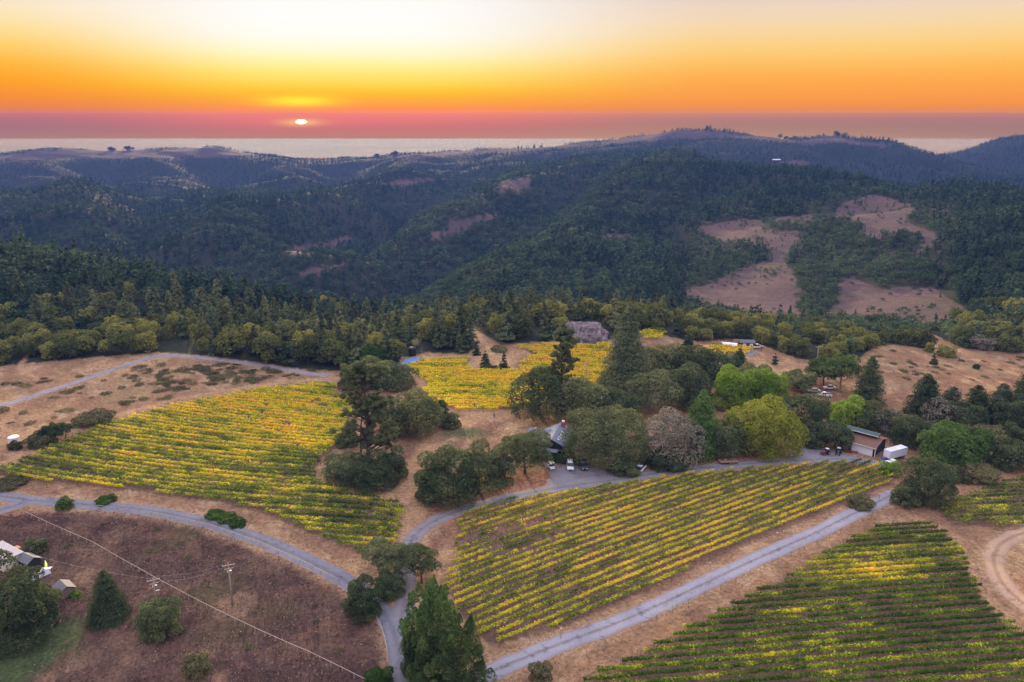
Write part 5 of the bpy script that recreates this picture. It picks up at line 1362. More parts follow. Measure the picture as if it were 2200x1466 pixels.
# ------------------------------------------------------------------ buildings, vehicles, poles
def planept(px, py, z):
    d = pix_dir(px, py); t = (z - CAMZ) / d[2]
    return np.array((d[0] * t, d[1] * t, z))
class MB:
    def __init__(s): s.v = []; s.f = []
    def add(s, V, F):
        o = len(s.v); s.v += [tuple(map(float, q)) for q in V]; s.f += [tuple(i + o for i in f) for f in F]; return s
    def box(s, x0, x1, y0, y1, z0, z1, top=None):
        """top: (dx0, dx1, dy0, dy1) inset of the upper face"""
        a, b, c, d = top or (0, 0, 0, 0)
        V = [(x0, y0, z0), (x1, y0, z0), (x1, y1, z0), (x0, y1, z0), (x0 + a, y0 + c, z1), (x1 - b, y0 + c, z1), (x1 - b, y1 - d, z1), (x0 + a, y1 - d, z1)]
        return s.add(V, [(0, 3, 2, 1), (4, 5, 6, 7), (0, 1, 5, 4), (1, 2, 6, 5), (2, 3, 7, 6), (3, 0, 4, 7)])
    def prism(s, prof, x0, x1, axis='x'):
        """closed profile of (a, z) pairs swept along an axis"""
        n = len(prof)
        P = lambda t, a, z: (t, a, z) if axis == 'x' else (a, t, z)
        V = [P(x0, a, z) for a, z in prof] + [P(x1, a, z) for a, z in prof]
        return s.add(V, [tuple(range(n))[::-1], tuple(range(n, 2 * n))] + [(i, (i + 1) % n, n + (i + 1) % n, n + i) for i in range(n)])
    def cyl(s, c, axis, r, h, n=14, r2=None):
        r2 = r if r2 is None else r2
        ax = {'x': 0, 'y': 1, 'z': 2}[axis]; o = [i for i in range(3) if i != ax]
        V = []
        for k_, (t, rr) in enumerate(((-h / 2, r), (h / 2, r2))):
            for i in range(n):
                q = [0, 0, 0]; q[ax] = c[ax] + t; q[o[0]] = c[o[0]] + rr * math.cos(2 * math.pi * i / n); q[o[1]] = c[o[1]] + rr * math.sin(2 * math.pi * i / n); V.append(q)
        return s.add(V, [tuple(range(n))[::-1], tuple(range(n, 2 * n))] + [(i, (i + 1) % n, n + (i + 1) % n, n + i) for i in range(n)])
    def quads(s, Q):
        for q in Q: s.add(q, [(0, 1, 2, 3)])
        return s
    def build(s, name, m, parent=None, bevel=0.0, smooth=False):
        me_ = bpy.data.meshes.new(name); me_.from_pydata(s.v, [], s.f)
        import bmesh
        bm = bmesh.new(); bm.from_mesh(me_); bmesh.ops.recalc_face_normals(bm, faces=bm.faces)
        bm.to_mesh(me_); bm.free()
        o = link(name, me_, m, parent)
        if bevel:
            q = o.modifiers.new('bevel', 'BEVEL'); q.width = bevel; q.segments = 2; q.limit_method = 'ANGLE'
        if smooth:
            me_.polygons.foreach_set('use_smooth', np.ones(len(me_.polygons), bool)); me_.update()
        return o
M['slate'] = plain('slate_roof', (.135, .155, .20), .65, .3, var=.25, scale=2.5)
M['pale_metal'] = plain('weathered_white_metal', (.27, .27, .30), .6, .3, var=.2, scale=.8)
M['trailer'] = plain('trailer_panel', (.50, .53, .62), .5, .3, var=.08, scale=.8)
M['slate2'] = plain('grey_shingle', (.12, .12, .13), .8, .2, var=.25, scale=2)
M['dark_wall'] = plain('dark_timber_wall', (.028, .030, .036), .85, .1, var=.3, scale=2)
M['brown_roof'] = plain('rusty_brown_roof', (.17, .095, .07), .85, .1, var=.3, scale=1.2)
M['green_roof'] = plain('dark_green_metal', (.022, .055, .060), .5, .4, var=.2)
M['white'] = plain('white_paint', (.74, .73, .76), .5, .3, var=.06)
M['cream'] = plain('cream_panel', (.66, .60, .50), .6, .2, var=.1)
M['brick'] = plain('red_brick', (.30, .095, .06), .9, .1, var=.3, scale=6)
M['glass'] = plain('dark_glass', (.02, .025, .032), .12, .6, var=.1)
M['sky_glass'] = plain('skylight_glass', (.62, .66, .72), .10, .8, var=.05)
M['rubber'] = plain('black_rubber', (.018, .018, .019), .9, .1)
M['steel'] = plain('grey_steel', (.36, .36, .38), .45, .5, metal=.6, var=.1)
M['red'] = plain('red_paint', (.26, .03, .025), .45, .4, var=.15)
M['dark_red'] = plain('dark_red_boards', (.15, .045, .04), .85, .1, var=.3)
M['blue'] = plain('blue_paint', (.045, .085, .24), .45, .4, var=.15)
M['silver'] = plain('silver_paint', (.42, .47, .54), .35, .5, metal=.4, var=.06)
M['navy'] = plain('dark_blue_paint', (.045, .055, .085), .3, .5, var=.1)
M['black'] = plain('black_plastic', (.014, .015, .018), .6, .3)
M['teal'] = plain('teal_plastic', (.05, .24, .22), .6, .3)
M['orange'] = plain('orange_boards', (.40, .20, .10), .8, .1, var=.25)
M['lime'] = plain('lime_plastic', (.36, .55, .12), .6, .2)
M['lamp'] = plain('clear_lamp', (.75, .75, .72), .15, .8, var=.02)
M['pole'] = plain('grey_pole_wood', (.30, .235, .19), .9, .1, var=.25, scale=3)
M['skin'] = plain('skin', (.46, .28, .20), .6, .3, var=.05)
M['blue_tarp'] = plain('blue_tarpaulin', (.10, .20, .42), .6, .3, var=.3, scale=.5)

def gable(name, label, cat, pos, rz, Lx, Ly, wall_h, rise, wall_m, roof_m, over=.5, parts=None):
    """ridge along local y; Lx across, Ly along"""
    t = thing(name, label, cat, pos, rz)
    a, b = Lx / 2, Ly / 2
    w_ = MB(); w_.prism([(-a, -.6), (a, -.6), (a, wall_h), (0, wall_h + rise), (-a, wall_h)], -b, b, 'y'); w_.build('wall', wall_m, t)
    sl_ = rise / a; e = a + over; th = .16
    r_ = MB()
    r_.prism([(0, wall_h + rise + .04), (e, wall_h - sl_ * over + .04), (e, wall_h - sl_ * over + .04 + th), (0, wall_h + rise + .04 + th), (-e, wall_h - sl_ * over + .04 + th), (-e, wall_h - sl_ * over + .04)], -b - over, b + over, 'y')
    rf = r_.build('roof', roof_m, t)
    return t, rf
# slate-roofed house
hA, hB = planept(1184.6, 946, 5.6), planept(1205, 911, 5.6)
hd_ = (hB - hA)[:2]; hl = float(np.hypot(*hd_)); hrz = math.atan2(hd_[1], hd_[0]) - math.pi / 2
hc_ = (hA + hB)[:2] / 2; hz0 = float(T(*hc_))
hs, hr = gable('house', 'house with blue-grey slate roof, skylights and brick chimney under the great oak', 'house', (hc_[0], hc_[1], hz0), hrz, 8.6, hl - .8, 3.2, 2.2, M['dark_wall'], M['slate'], .6)
rs = 2.2 / 4.3
for i, yy in enumerate((-4.6, -2.9, -1.2, .8)):
    q = MB(); x0, x1 = 1.3, 2.3
    z = lambda x_: 3.2 + 2.2 - rs * x_ + .24
    q.add([(x0, yy, z(x0)), (x1, yy, z(x1)), (x1, yy + .75, z(x1)), (x0, yy + .75, z(x0)), (x0, yy, z(x0) - .12), (x1, yy, z(x1) - .12), (x1, yy + .75, z(x1) - .12), (x0, yy + .75, z(x0) - .12)],
          [(0, 1, 2, 3), (4, 7, 6, 5), (0, 4, 5, 1), (1, 5, 6, 2), (2, 6, 7, 3), (3, 7, 4, 0)])
    q.build('skylight', M['sky_glass'], hr)
ch = MB().box(.5, 1.6, hl / 2 - 2.0, hl / 2 - 1.1, 3.5, 6.6).build('chimney', M['brick'], hr, .03)
MB().box(.65, 1.45, hl / 2 - 1.85, hl / 2 - 1.25, 6.6, 7.0).build('chimney_pot', M['white'], ch)
q = MB().prism([(-3.6, 2.7), (-3.6, 2.85), (2.2, 2.85), (2.2, 2.7)], -hl / 2 - 2.9, -hl / 2 - .45, 'y')
q.build('porch_roof', M['slate'], hs)
for x_ in (-3.2, 1.8): MB().box(x_ - .1, x_ + .1, -hl / 2 - 2.7, -hl / 2 - 2.5, -.5, 2.7).build('porch_post', M['dark_wall'], hs)
for x_ in (-2.4, .2, 2.4):
    f_ = MB().box(x_ - .6, x_ + .6, -hl / 2 + .3, -hl / 2 + .37, .9, 2.2).build('window', M['white'], hs)
    MB().box(x_ - .52, x_ + .52, -hl / 2 + .27, -hl / 2 + .295, .98, 2.12).build('pane', M['glass'], f_)
# cross wing towards the clearing
q = MB().prism([(-1.0, -.5), (5.4, -.5), (5.4, 2.9), (2.2, 4.6), (-1.0, 2.9)], -8.2, -4.35, 'x'); q.build('wing', M['dark_wall'], hs)
q = MB().prism([(2.2, 4.66), (-1.6, 2.62), (-1.6, 2.79), (2.2, 4.83), (6.0, 2.79), (6.0, 2.62)], -8.8, -2.2, 'x'); wr = q.build('wing_roof', M['slate'], hs)
for i in range(3): MB().box(-7.9 + i * 1.0, -7.3 + i * 1.0, 5.45, 5.60, 2.95, 3.55).build('skylight', M['white'], wr)

# barn with clerestory
bu = math.atan2(-.70, .71)
cF = ground(1875.5, 982); u_ = np.array((math.cos(bu), math.sin(bu))); v_ = np.array((-u_[1], u_[0]))
bc = cF[:2] - u_ * 4.7 + v_ * 4.5
bt = thing('barn', 'dark barn with rust-brown roof, white garage door and raised green clerestory', 'barn', (bc[0], bc[1], cF[2]), bu)
MB().prism([(-4.5, -.6), (4.5, -.6), (4.5, 3.0), (0, 4.3), (-4.5, 3.0)], -4.7, 4.7, 'x').build('wall', M['dark_wall'], bt)
sl_ = 1.3 / 4.5
rf = MB().prism([(0, 4.36), (5.3, 3.0 - .8 * sl_ + .06), (5.3, 3.0 - .8 * sl_ + .24), (0, 4.54), (-5.3, 3.0 - .8 * sl_ + .24), (-5.3, 3.0 - .8 * sl_ + .06)], -5.5, 5.5, 'x').build('roof', M['brown_roof'], bt)
MB().box(-4.9, 4.0, -.9, .9, 4.3, 5.35).build('clerestory_wall', M['dark_wall'], bt)
MB().prism([(-1.5, 5.2), (-1.5, 5.34), (0, 5.86), (1.5, 5.34), (1.5, 5.2), (0, 5.72)], -5.3, 4.5, 'x').build('clerestory_roof', M['green_roof'], bt)
MB().box(-5.34, 4.54, -1.55, -1.505, 5.14, 5.36).build('fascia', M['cream'], bt)
MB().box(-5.55, 5.55, -5.36, -5.305, 2.78, 3.02).build('fascia', M['cream'], bt)
dr = MB().box(-1.6, 4.45, -4.60, -4.53, .0, 2.55).build('garage_door', M['white'], bt)
MB().box(-4.3, -3.2, -4.58, -4.52, 0, 2.1).build('door', M['dark_red'], bt)
MB().box(4.72, 4.95, -3.1, -2.8, 1.9, 2.3).build('wall_lamp', M['lamp'], bt)
for y_ in (-5.0, 5.0): MB().box(5.2, 5.36, y_ - .08, y_ + .08, -.5, 2.9).build('post', M['cream'], bt)

def wheel(parent, x_, y_, r_, wdt, m=None):
    w_ = MB().cyl((0, 0, 0), 'y', r_, wdt, 16).build('wheel', M['rubber'], parent, .02); w_.location = (x_, y_, r_)
    MB().cyl((0, 0, 0), 'y', r_ * .58, wdt + .02, 12).build('rim', M['steel'], w_)
    return w_
def car(kind, label, cat, pos, rz, m, L_=4.5, W_=1.82, H_=1.5, name='parked_car'):
    """x forward"""
    t = thing(name, label, cat, (pos[0], pos[1], pos[2] + .06), rz)
    h = L_ / 2; w2 = W_ / 2; b0, b1 = .28, .28 + H_ * .40
    body = MB()
    prof = [(-h, b0 + .12), (-h + .12, b0), (h - .15, b0), (h, b0 + .15), (h, b1 - .12), (h - .1, b1), (-h + .08, b1 + .02), (-h, b1 - .1)]
    body.prism([(a, z) for a, z in prof], -w2, w2, 'y')
    body.v = [(x_, y_ * (1 - .06 * max(0, abs(x_) / h - .8) * 5), z) for x_, y_, z in body.v]
    body.build('body', m, t, .07)
    if kind == 'suv': c0, c1, tf, tr_ = -h + .12, h - 1.25, .75, .30
    elif kind == 'sedan': c0, c1, tf, tr_ = -h + .75, h - 1.30, .85, .65
    else: c0, c1, tf, tr_ = -h + 1.9, h - 1.25, .75, .18
    ztop = H_
    cab = MB().box(c0, c1, -w2 + .08, w2 - .08, b1 - .02, ztop, (tr_, tf, .20, .20)); cab.build('cabin', M['glass'], t, .05)
    MB().box(c0 + tr_ - .06, c1 - tf + .08, -w2 + .25, w2 - .25, ztop - .015, ztop + .05).build('roof', m, t, .03)
    for sx in (c0 + tr_ * .5, (c0 + c1) / 2 - .1):
        MB().box(sx, sx + .07, -w2 + .07, w2 - .07, b1 - .03, ztop - .02, (.03, 0, .17, .17)).build('pillar', m, t)
    if kind == 'pickup':
        MB().box(-h + .1, -h + 1.8, -w2 + .12, w2 - .12, b1 + .01, b1 + .05).build('bed', M['black'], t)
        for sy in (-1, 1): MB().box(-h + .05, -h + 1.85, sy * (w2 - .06) - .05, sy * (w2 - .06) + .05, b1 - .03, b1 + .18).build('bed_side', m, t)
    for sx in (-h + .85, h - .85):
        for sy in (-1, 1): wheel(t, sx, sy * (w2 - .08), .34, .2)
    for sy in (-1, 1): MB().box(h - .06, h + .02, sy * (w2 - .32) - .2, sy * (w2 - .32) + .2, b1 - .24, b1 - .08).build('headlight', M['lamp'], t)
    MB().box(h - .05, h + .015, -.42, .42, b0 + .14, b0 + .36).build('grille', M['black'], t)
    return t
def at(px, py): return ground(px, py)
car('suv', 'white pickup-nosed wagon facing out on the gravel apron', 'car', at(1225, 1006), R(-92), M['white'], 4.9, 1.95, 1.75)
car('suv', 'dark blue-grey car parked beside the white wagon on the apron', 'car', at(1252, 1006), R(-80), M['navy'], 4.5, 1.85, 1.55)
car('pickup', 'white pickup parked askew under the great oak by the drive', 'pickup truck', at(1374, 1013), R(-122), M['white'], 5.2, 1.95, 1.7)
car('sedan', 'silver-blue sedan on the bank below the flat-topped cypresses', 'car', at(1748, 843), R(178), M['silver'], 4.7, 1.85, 1.45)
car('pickup', 'white pickup just below the silver sedan', 'pickup truck', at(1771, 852), R(172), M['white'], 5.0, 1.9, 1.6)
car('sedan', 'white car half hidden behind the cypress trunks', 'car', at(1781, 836), R(185), M['white'], 4.5, 1.8, 1.45)
car('suv', 'dark car in the wooded clearing above the dry hillside', 'car', at(180, 722), R(160), M['navy'], 4.8, 1.95, 1.7)
car('suv', 'white car next to the dark one in the wooded clearing', 'car', at(199, 722), R(170), M['white'], 4.9, 1.95, 1.75)
car('pickup', 'pinkish pickup beside the red-roofed farm', 'pickup truck', at(1626, 748), R(200), M['cream'], 5.2, 1.95, 1.7)
# utility cart
p = at(1184, 1007)
t = thing('utility_cart', 'small white open utility cart at the edge of the gravel apron', 'cart', (p[0], p[1], p[2] + .06), R(-75))
MB().box(-1.4, 1.4, -.72, .72, .35, .85, (.05, .2, .04, .04)).build('body', M['white'], t, .05)
MB().box(-.3, .5, -.62, .62, .85, 1.15).build('seat', M['black'], t, .04)
for sx in (-.5, .75):
    for sy in (-.62, .62): MB().box(sx - .03, sx + .03, sy - .03, sy + .03, .8, 1.9).build('roof_post', M['black'], t)
MB().box(-.65, .95, -.7, .7, 1.9, 1.97).build('roof', M['cream'], t, .02)
for sx in (-.95, .95):
    for sy in (-.66, .66): wheel(t, sx, sy, .3, .2)
# camper
p = at(1716, 832)
t = thing('camper_trailer', 'white camper trailer behind the grey leafy tree', 'camper', (p[0], p[1], p[2]), R(10))
MB().prism([(-3, .5), (2.6, .5), (3, .9), (3, 2.2), (2.5, 2.75), (-2.7, 2.75), (-3, 2.4)], -1.15, 1.15, 'y').build('body', M['white'], t, .1)
for x_ in (-1.8, .2, 1.7): MB().box(x_ - .45, x_ + .45, -1.19, -1.155, 1.5, 2.1).build('window', M['glass'], t)
for sy in (-1.0, 1.0): wheel(t, -.3, sy, .36, .2)
# box trailer
p = at(1922, 986)
t = thing('box_trailer', 'white box trailer on dark wheels beside the barn', 'trailer', (p[0], p[1], p[2] + .05), R(27))
MB().box(-3.6, 3.6, -1.2, 1.2, .95, 3.3).build('box', M['trailer'], t, .05)
MB().box(-3.64, -3.605, -1.05, 1.05, 1.05, 3.15).build('door', M['white'], t)
MB().box(-3.5, 3.5, -.9, .9, .7, .94).build('chassis', M['black'], t)
for sx in (-2.4, 1.6, 2.5):
    for sy in (-.95, .95): wheel(t, sx, sy, .42, .25)
MB().box(-3.62, 3.62, -1.225, -1.203, 3.15, 3.3).build('rail', M['steel'], t)
# blue-covered machine and white bins
p = at(1898, 994)
t = thing('utility_vehicle', 'small blue off-road buggy between the barn and the white box trailer', 'buggy', (p[0], p[1], p[2] + .05), R(-140))
MB().box(-1.3, 1.3, -.7, .7, .4, .9, (.1, .3, .05, .05)).build('body', M['blue'], t, .05)
MB().box(-.7, .5, -.6, .6, .9, 1.5, (.1, .3, .1, .1)).build('cabin', M['glass'], t, .04)
MB().box(-.65, .25, -.55, .55, 1.5, 1.58).build('roof', M['blue'], t, .02)
for sx in (-.9, .9):
    for sy in (-.66, .66): wheel(t, sx, sy, .34, .24)
for i, (dx, dy, h_) in enumerate(((0, 0, 1.2), (1.5, .4, 1.5), (.9, -1.2, 1.1))):
    p = at(1907, 1000)
    b_ = MB().box(-.62, .62, -.62, .62, .14, h_).build('bin', M['white'] if i != 2 else M['cream'], None, .04)
    for sx in (-.4, .4): MB().box(sx - .1, sx + .1, -.6, .6, 0, .135).build('skid', M['wood'], b_)
    MB().box(-.55, .55, -.55, .55, h_ + .002, h_ + .05).build('lid', M['cream'], b_)
    b_.location = (p[0] + dx, p[1] + dy, p[2] + .06); b_.rotation_euler = (0, 0, R(20 + 9 * i))
    tag(b_, ['low white harvest bin by the vine ends', 'tall white harvest bin against the box trailer', 'cream harvest bin nearest the vine rows'][i], 'bin', 'harvest bins by the box trailer')
# flatbed trailer
p = at(1565, 996)
t = thing('flatbed_trailer', 'flat wooden trailer parked across the drive edge under the willow', 'trailer', (p[0], p[1], p[2] + .05), R(6))
MB().box(-2.6, 2.6, -1.05, 1.05, .62, .74).build('deck', M['wood'], t, .02)
for sy in (-1, 1): MB().box(-2.6, 2.6, sy * 1.0 - .05, sy * 1.0 + .05, .74, .95).build('side_rail', M['orange'], t)
MB().prism([(-.05, .55), (.05, .55), (.05, .65), (-.05, .65)], -4.0, -2.6, 'x').build('drawbar', M['steel'], t)
for sx in (.2, 1.1):
    for sy in (-1.0, 1.0): wheel(t, sx, sy, .36, .2)
MB().cyl((-.9, .2, 1.0), 'z', .35, .5, 12).build('drum', M['orange'], t)
# propane tank
p = at(1411, 996)
t = thing('propane_tank', 'white horizontal gas tank on legs below the pale oak', 'tank', (p[0], p[1], p[2]), R(8))
q = MB()
prof = [(-1.5, 0.01), (-1.42, .28), (-1.2, .48), (-.9, .55), (.9, .55), (1.2, .48), (1.42, .28), (1.5, .01)]
for (x0, r0), (x1, r1) in zip(prof[:-1], prof[1:]):
    V = [(x0, r0 * math.cos(a), 1.0 + r0 * math.sin(a)) for a in np.linspace(0, 2 * math.pi, 18)[:-1]] + [(x1, r1 * math.cos(a), 1.0 + r1 * math.sin(a)) for a in np.linspace(0, 2 * math.pi, 18)[:-1]]
    q.add(V, [(i, (i + 1) % 17, 17 + (i + 1) % 17, 17 + i) for i in range(17)])
q.build('vessel', M['white'], t, 0, True)
for sx in (-.9, .9): MB().box(sx - .12, sx + .12, -.4, .4, -.2, .62).build('leg', M['steel'], t)
MB().cyl((0, 0, 1.6), 'z', .14, .2, 10).build('valve_cap', M['steel'], t)
# tractors
def tractor(label, px, py, rz, m):
    p = at(px, py)
    t = thing('tractor', label, 'tractor', (p[0], p[1], p[2] + .05), rz)
    MB().box(.1, 2.0, -.4, .4, .75, 1.35, (0, .15, .06, .06)).build('hood', m, t, .05)
    MB().box(-1.1, .15, -.62, .62, .7, 1.1).build('chassis', M['black'], t, .04)
    MB().box(-1.1, .2, -.6, .6, 1.1, 2.2, (.15, .25, .1, .1)).build('cab', M['glass'], t, .03)
    MB().box(-1.05, .05, -.6, .6, 2.2, 2.3).build('cab_roof', M['white'], t, .03)
    for sy in (-.8, .8): wheel(t, -.75, sy, .68, .36); wheel(t, 1.45, sy * .85, .42, .24)
    MB().cyl((1.2, .2, 1.65), 'z', .05, .7, 8).build('exhaust', M['steel'], t)
    t.scale = (.8, .8, .8)
    return t
tractor('red tractor with a white cab roof under the oak by the barn', 1774, 977, R(200), M['red'])
tractor('dark blue tractor half under the oak by the barn', 1801, 976, R(-120), M['navy'])
p = at(1828, 974)
t = thing('farm_implement', 'rusty red plough lying beside the barn wall', 'plough', (p[0], p[1], p[2]), R(-30))
MB().box(-1.6, 1.6, -.08, .08, .7, .86).build('frame', M['red'], t)
for x_ in (-1.4, -.5, .4, 1.3): MB().prism([(-.5, 0), (-.1, .1), (.1, .75), (-.05, .75), (-.25, .2)], x_ - .06, x_ + .06, 'x').build('blade', M['red'], t)
for sx in (-1.5, 1.5): wheel(t, sx, .4, .4, .18)
# sheds in the dark field
p = at(8, 1206)
t = thing('mobile_home', 'white flat-roofed mobile home behind the big dark tree', 'house', (p[0], p[1], p[2]), R(-32))
MB().box(-4.5, 4.5, -2.2, 2.2, -.3, 2.5).build('wall', M['cream'], t)
MB().box(-4.8, 4.8, -2.5, 2.5, 2.5, 2.68).build('roof', M['pale_metal'], t, .03)
MB().box(-.6, .8, -.3, .3, 2.69, 2.85).build('skylight', M['glass'], t)
for x_ in (-2.8, 0, 2.8): MB().box(x_ - .6, x_ + .6, -2.25, -2.205, 1.0, 1.9).build('window', M['glass'], t)
p = at(38, 1190)
t = thing('crate_stack', 'orange wooden box against the mobile home wall', 'crate', (p[0], p[1], p[2]), R(-30))
MB().box(-.8, .8, -.6, .6, 0, 1.6).build('box', M['orange'], t, .03); MB().box(-.85, .85, -.65, .65, 1.6, 1.68).build('lid', M['orange'], t)
p = at(66, 1218); gable('shed', 'grey-roofed garden shed next to the mobile home', 'shed', (p[0], p[1], p[2]), R(60), 3.0, 3.8, 2.0, .9, M['dark_wall'], M['slate2'], .25)
p = at(87, 1252); t, r_ = gable('shed', 'shed with a bright white roof between the dark trees', 'shed', (p[0], p[1], p[2]), R(-35), 2.6, 3.4, 1.9, .35, M['wood'], M['pale_metal'], .25)
p = at(140, 1276); t, r_ = gable('shed', 'low grey-brown shed at the end of the yard', 'shed', (p[0], p[1], p[2]), R(48), 3.0, 3.6, 1.7, .8, M['wood'], M['slate2'], .3)
p = at(122, 1335); t, r_ = gable('doghouse', 'small kennel with orange front and white side', 'kennel', (p[0], p[1], p[2]), R(30), 1.4, 1.8, .9, .5, M['orange'], M['dark_wall'], .15)
MB().box(.705, .74, -.85, .85, 0, .85).build('side_panel', M['white'], t); MB().box(-.3, .3, -.94, -.905, 0, .7).build('doorway', M['black'], t)
p = at(98, 1216)
t = thing('canoe', 'lime green canoe lying in the yard behind the grey shed', 'canoe', (p[0], p[1], p[2]), R(-58))
q = MB()
for i in range(10):
    x0, x1 = -2 + i * .4, -1.6 + i * .4
    w0, w1 = .42 * math.sqrt(max(0, 1 - (x0 / 2) ** 2)) + .02, .42 * math.sqrt(max(0, 1 - (x1 / 2) ** 2)) + .02
    q.add([(x0, -w0, .1), (x1, -w1, .1), (x1, 0, .5), (x0, 0, .5), (x0, w0, .1), (x1, w1, .1)], [(0, 1, 2, 3), (3, 2, 5, 4), (0, 4, 5, 1)])
q.build('hull', M['lime'], t, 0, True); MB().box(-1.9, 1.9, -.02, .02, .49, .55).build('keel', M['white'], t)
p = at(100, 1228)
t = thing('picnic_table', 'white table standing among the sheds', 'table', (p[0], p[1], p[2]), R(15))
MB().box(-1.0, 1.0, -.5, .5, .7, .78).build('tabletop', M['white'], t)
for sx in (-.8, .8): MB().box(sx - .06, sx + .06, -.4, .4, -.1, .7).build('leg', M['wood'], t)
for sy in (-.85, .85): MB().box(-1.0, 1.0, sy - .14, sy + .14, .4, .46).build('bench', M['white'], t)
# hillside water tank
p = at(31, 953)
t = thing('water_tank', 'white domed water tank on the dry hillside', 'tank', (p[0], p[1], p[2]))
MB().cyl((0, 0, 1.0), 'z', 1.5, 2.2, 20).build('tank_wall', M['cream'], t); MB().cyl((0, 0, 2.35), 'z', 1.5, .5, 20, .4).build('lid', M['white'], t)
# black tank and tarpaulin by the wood
p = at(886, 764)
t = thing('water_tank', 'black upright water tank at the wood edge', 'tank', (p[0], p[1], p[2]))
MB().cyl((0, 0, 1.6), 'z', 1.5, 3.4, 18).build('tank_wall', M['black'], t); MB().cyl((0, 0, 3.5), 'z', 1.5, .4, 18, .5).build('lid', M['black'], t)
pw = [(854, 786), (876, 769), (906, 767), (904, 772), (880, 784), (862, 792)]
G_ = np.array([ground(*q_) for q_ in pw]); c_ = G_.mean(0)
per = smooth_line(np.vstack([G_[:, :2], G_[:1, :2]]), .8); P = np.zeros((len(per), 5, 3))
for j in range(5):
    P[:, j, :2] = c_[:2] + (per - c_[:2]) * j / 4; P[:, j, 2] = T(P[:, j, 0], P[:, j, 1]) + .12
o = link('tarpaulin', mesh_grid('tarpaulin', P), M['blue_tarp']); tag(o, 'blue tarpaulin spread on the ground near the black tank', 'tarpaulin')
# red-roofed farm
def farm(px, py): return ground(px, py)
p = farm(1566, 745)
t = thing('greenhouse', 'long white arched greenhouse at the edge of the wood', 'greenhouse', (p[0], p[1], p[2]), R(-18))
V = [(1.4 * math.cos(a), 1.9 * math.sin(a)) for a in np.linspace(0, math.pi, 13)]
MB().prism([(a, z - .1) for a, z in V], -3.4, 3.4, 'x').build('cover', M['white'], t)
for x_ in (-3.43, 3.43): MB().prism([(-.4, 0), (.4, 0), (.4, 1.5), (-.4, 1.5)], x_ - .02, x_ + .02, 'x').build('door', M['steel'], t)
MB().box(-3.5, 3.5, -1.55, -1.45, -.2, .7).build('skirt_board', M['dark_red'], t)
p = farm(1604, 746)
t, r_ = gable('barn', 'dark red farm building with white doors by the greenhouse', 'barn', (p[0], p[1], p[2]), R(82), 3.4, 5.6, 2.4, .7, M['dark_red'], M['slate2'], .4)
for y_, m_ in ((1.2, 'white'), (-1.6, 'white')): MB().box(-1.76, -1.705, y_ - .7, y_ + .7, 0, 2.0).build('door', M[m_], t)
p = farm(1586, 743)
t, r_ = gable('shed', 'rust-roofed red shed between greenhouse and farm building', 'shed', (p[0], p[1], p[2]), R(78), 2.6, 3.6, 1.9, .8, M['dark_red'], M['brown_roof'], .4)
p = farm(1541, 744)
t, r_ = gable('shed', 'low reddish lean-to at the vineyard end of the greenhouse', 'shed', (p[0], p[1], p[2]), R(70), 1.8, 3.2, 1.3, .4, M['dark_red'], M['brown_roof'], .3)
p = farm(1613, 751)
t = thing('water_tank', 'teal plastic tank in front of the farm building', 'tank', (p[0], p[1], p[2])); MB().cyl((0, 0, .7), 'z', .7, 1.5, 16).build('tank_wall', M['teal'], t); MB().cyl((0, 0, 1.6), 'z', .7, .3, 16, .2).build('lid', M['teal'], t)
pad('pavement', 'gravel yard beside the red-roofed farm', [(1606, 753), (1622, 749), (1632, 752), (1622, 762), (1606, 768), (1598, 764)], M['drive'], .06)
# house in the wood, roof on the ridge
p = farm(970, 696)
t, r_ = gable('house', 'grey-roofed house tucked in the wood above the golden vineyard', 'house', (p[0], p[1], p[2]), R(80), 5, 9, 4.2, 1.8, M['wood'], M['slate2'], .5)
MB().box(.5, 1.2, -2, -1.2, 5.0, 6.9).build('chimney', M['brick'], r_)
for y_ in (-3, 0, 3): MB().box(-2.56, -2.505, y_ - .7, y_ + .7, 1.8, 3.2).build('window', M['glass'], t)
p = ground(1668, 347)
t, r_ = gable('barn', 'long white-roofed barn on the ridge clearing', 'barn', (p[0], p[1], p[2]), R(85), 9, 22, 4.5, 2.0, M['wood'], M['white'], 1)
for y_ in (-10, 0, 10): MB().box(-4.58, -4.51, y_ * .7 - 1.6, y_ * .7 + 1.6, 0, 3.4).build('door', M['dark_wall'], t)

# rock outcrop
rr_ = np.random.default_rng(3)
p = ground(1257, 737); nu, nv2 = 90, 46
th = np.linspace(0, 2 * np.pi, nu); ph = np.linspace(-.15, np.pi / 2, nv2)
TH, PH = np.meshgrid(th, ph, indexing='ij')
ex = np.array((11.0, 7.0, 9.5))
ux, uy, uz = np.cos(TH) * np.cos(PH), np.sin(TH) * np.cos(PH), np.sin(PH)
f1 = fbm(ux * 2.2 + 9, uy * 2.2 + uz * 2.4, 4, 5); f2 = np.abs(fbm(ux * 6 + 3, uz * 3 + uy * 5, 4, 6) - .5) * 2
f1 = (f1 + np.roll(f1[::-1], 0, 0)) / 2
rad_ = .72 + .55 * f1 - .30 * f2 + .10 * np.floor(f1 * 9) / 9
P = np.stack([ux * ex[0] * rad_, uy * ex[1] * rad_, np.maximum(uz, -.1) ** 1.0 * ex[2] * (.72 + .5 * f1 - .25 * f2)], -1)
P[:, :, 2] = np.where(uz > 0, np.minimum(P[:, :, 2], 7.2 + 2.6 * f2), P[:, :, 2])
P[-1] = P[0]
k = NT('lichen_rock')
c = k.mix(1.0, k.ramp(k.noise(.8, 5, rough=.7), [(.3, (.10, .085, .095)), (.5, (.24, .20, .215)), (.72, (.42, .36, .36))]), k.ramp(k.noise(.2, 3), [(.35, (.6, .6, .62)), (.65, (1.1, 1.05, 1.05))]), 'MULTIPLY')
